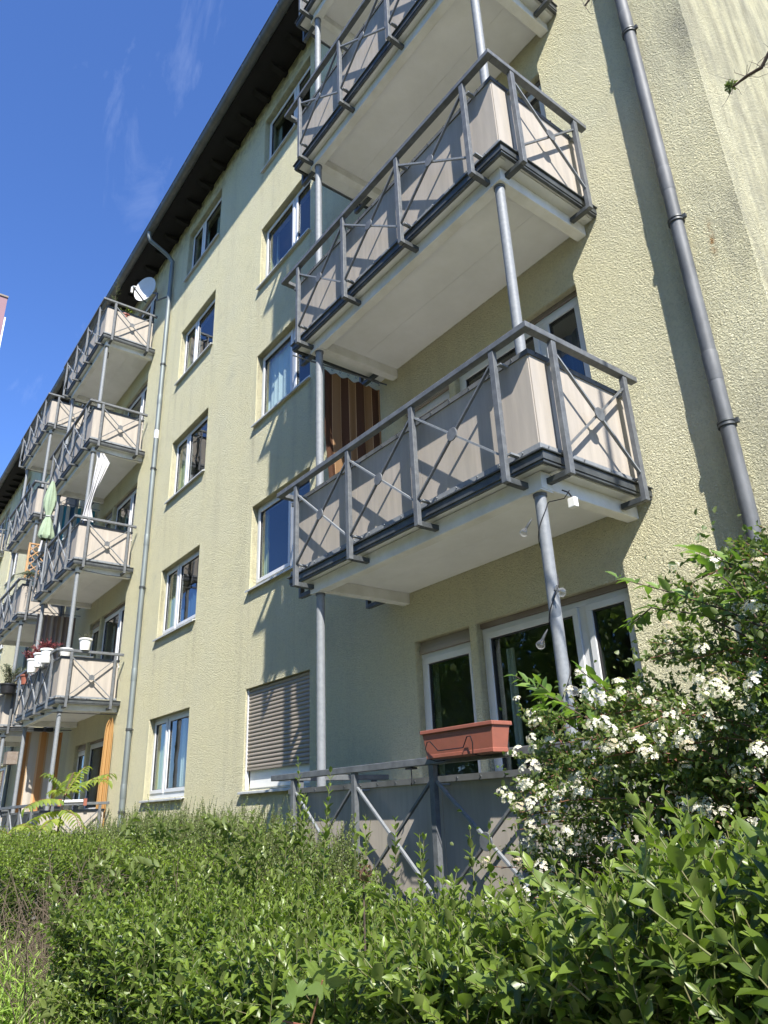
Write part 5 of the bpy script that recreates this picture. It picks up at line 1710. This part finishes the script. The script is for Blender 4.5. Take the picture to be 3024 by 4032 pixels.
# tall grass and weeds at the bottom left
gr = thing('tall_grass', 'bright green tall grass and weeds at the bottom left corner', 'grass', (-7, 1.0, GZ))
n = 1500
x = rng.uniform(-8.5, -4.5, n); y = rng.uniform(.6, 1.5, n)
P = np.stack([x, y, np.full(n, GZ)], 1)
L = rng.uniform(.45, .95, n)
D = np.stack([rng.normal(size=n) * .22, rng.normal(size=n) * .22, np.ones(n)], 1)
c1, tips = shoot_leaves(P, D, L, .07, .12, .014, ang=.6, base_t=.3, tipt=.5, tip_small=.7)
emit_leaves('blades', [c1], M['grass'], gr, fold=.3, droop=.5)
emit_stems('stalks', [(P, tips, np.full(n, .003), np.full(n, .0015), None)], M['stem_g'], gr)
gr['kind'] = 'stuff'
lawn = np.stack([rng.uniform(-14, 3, 15000), rng.uniform(.15, 4.5, 15000), np.full(15000, GZ)], 1)
n = len(lawn)
V, T, tt = small_leaf_arrays(lawn, rng.normal(size=(n, 3)) * [.4, .4, 0] + [0, 0, 1], rng.normal(size=(n, 3)), rng.uniform(.05, .14, n), np.full(n, .006), rng.uniform(.1, .8, n))
o = link('lawn', np_mesh('lawn', V, T, M['grass'], tt)); o['kind'] = 'stuff'; o['label'] = 'short lawn grass below the hedge and balconies'; o['category'] = 'grass'

# larch-like tree whose twigs reach in from the right
tr = thing('garden_tree', 'dark tree twigs with a bud reaching in at the top right', 'tree', (.9, 2.6, GZ))
k = MB(); k.tube([(.9, 2.6, GZ), (.92, 2.6, 1.5), (.85, 2.6, 4.0), (.9, 2.65, 7)], [.11, .09, .06, .02], 12); k.build('trunk', M['bark'], tr, smooth=True)
tw_paths = [[(.86, 2.6, 2.3), (.3, 2.55, 2.5), (-.3, 2.5, 2.66), (-.58, 2.5, 2.74), (-.62, 2.5, 2.70), (-.68, 2.5, 2.715), (-.735, 2.5, 2.715)],
            [(.86, 2.6, 3.4), (.0, 2.55, 3.7), (-.8, 2.5, 3.98), (-1.12, 2.5, 3.98), (-1.2, 2.5, 3.955), (-1.285, 2.5, 3.93)],
            [(.86, 2.6, 3.3), (.0, 2.5, 3.55), (-.7, 2.5, 3.72), (-1.0, 2.5, 3.75)]]
for pth in tw_paths:
    k = MB(); n_ = len(pth); k.tube(pth, list(np.linspace(.014, .0045, n_)), 7); k.build('branch', M['bark'], tr, smooth=True)
tuft = []
for pth in tw_paths[:2]:
    for q in range(2, len(pth)):
        p_ = np.array(pth[q]); n = 5
        B = np.tile(p_, (n, 1)); D = rng.normal(size=(n, 3)) + [0, 0, -.3]
        tuft.append((B, B + nrm(D) * rng.uniform(.04, .09, n)[:, None], np.full(n, .0014), np.full(n, .0006), rng.normal(size=(n, 3)) * .01))
emit_stems('twiglets', tuft, M['bark'], tr)
B = np.tile([-.74, 2.5, 2.725], (12, 1)); D = rng.normal(size=(12, 3)) * .7 + [-.8, 0, .8]
c1, tips = shoot_leaves(B, D, np.full(12, .022), .008, .022, .010)
emit_leaves('bud_leaves', [c1], M['coton'], tr, kind=None)
B = np.tile([-1.12, 2.5, 3.98], (20, 1)); D = rng.normal(size=(20, 3)) * .6 + [0, 0, -.9]
c1, tips = shoot_leaves(B, D, np.full(20, .05), .008, .03, .003)
emit_leaves('needles', [c1], M['coton'], tr, kind=None)

# trees behind the viewer, seen as reflections in the panes
tree_src = None
for i, (x, y, sc_t, rot) in enumerate(((-9, -13, 1.0, 0), (-3.2, -14, 1.1, 1.2), (3, -13, 1.0, 2.5), (9, -15, 1.15, 3.4), (-15.5, -14, 1.1, 4.4), (-22.5, -15, 1.2, 5.2), (-31, -15, 1.3, .6), (-41, -17, 1.4, 2.0), (-6, -19, 1.5, 3.0), (1, -20, 1.5, 5.0), (-13, -21, 1.6, 4.0))):
    if tree_src is None:
        t = thing('park_tree', 'leafy park tree behind the viewer, mirrored in the window panes', 'tree', (x, y, GZ), 'trees mirrored in the panes')
        h, r = 10.0, 3.9
        k = MB(); k.tube([(x, y, GZ), (x + .1, y, h * .3), (x, y + .2, h * .75)], [.3, .22, .06], 10)
        k.build('trunk', M['bark'], t, smooth=True)
        for q in range(9):
            a = q * 1.4
            k = MB(); k.tube([(x, y, h * (.1 + .05 * q)), (x + r * .7 * math.cos(a), y + r * .7 * math.sin(a), h * (.25 + .06 * q))], [.09, .02], 6)
            k.build('limb', M['bark'], t, smooth=True)
        nc = 110
        cen = nrm(rng.normal(size=(nc, 3))) * rng.uniform(.3, 1, (nc, 1)) ** .6 * [r, r, h * .46] + [x, y, h * .42]
        n = 22000
        P = cen[rng.integers(0, nc, n)] + rng.normal(size=(n, 3)) * .48
        V, T, tt = small_leaf_arrays(P, rng.normal(size=(n, 3)), rng.normal(size=(n, 3)) + [0, 0, 1], rng.uniform(.16, .28, n), rng.uniform(.11, .18, n), rng.uniform(0, .9, n))
        o = link('crown', np_mesh('crown', V - np.array([x, y, GZ]), T, M['treeleaf'], tt), t); o['kind'] = 'stuff'
        tree_src = t
    else:
        t = dup(tree_src)
        t.location = (x, y, GZ); t.rotation_euler = (0, 0, rot); t.scale = (sc_t,) * 3
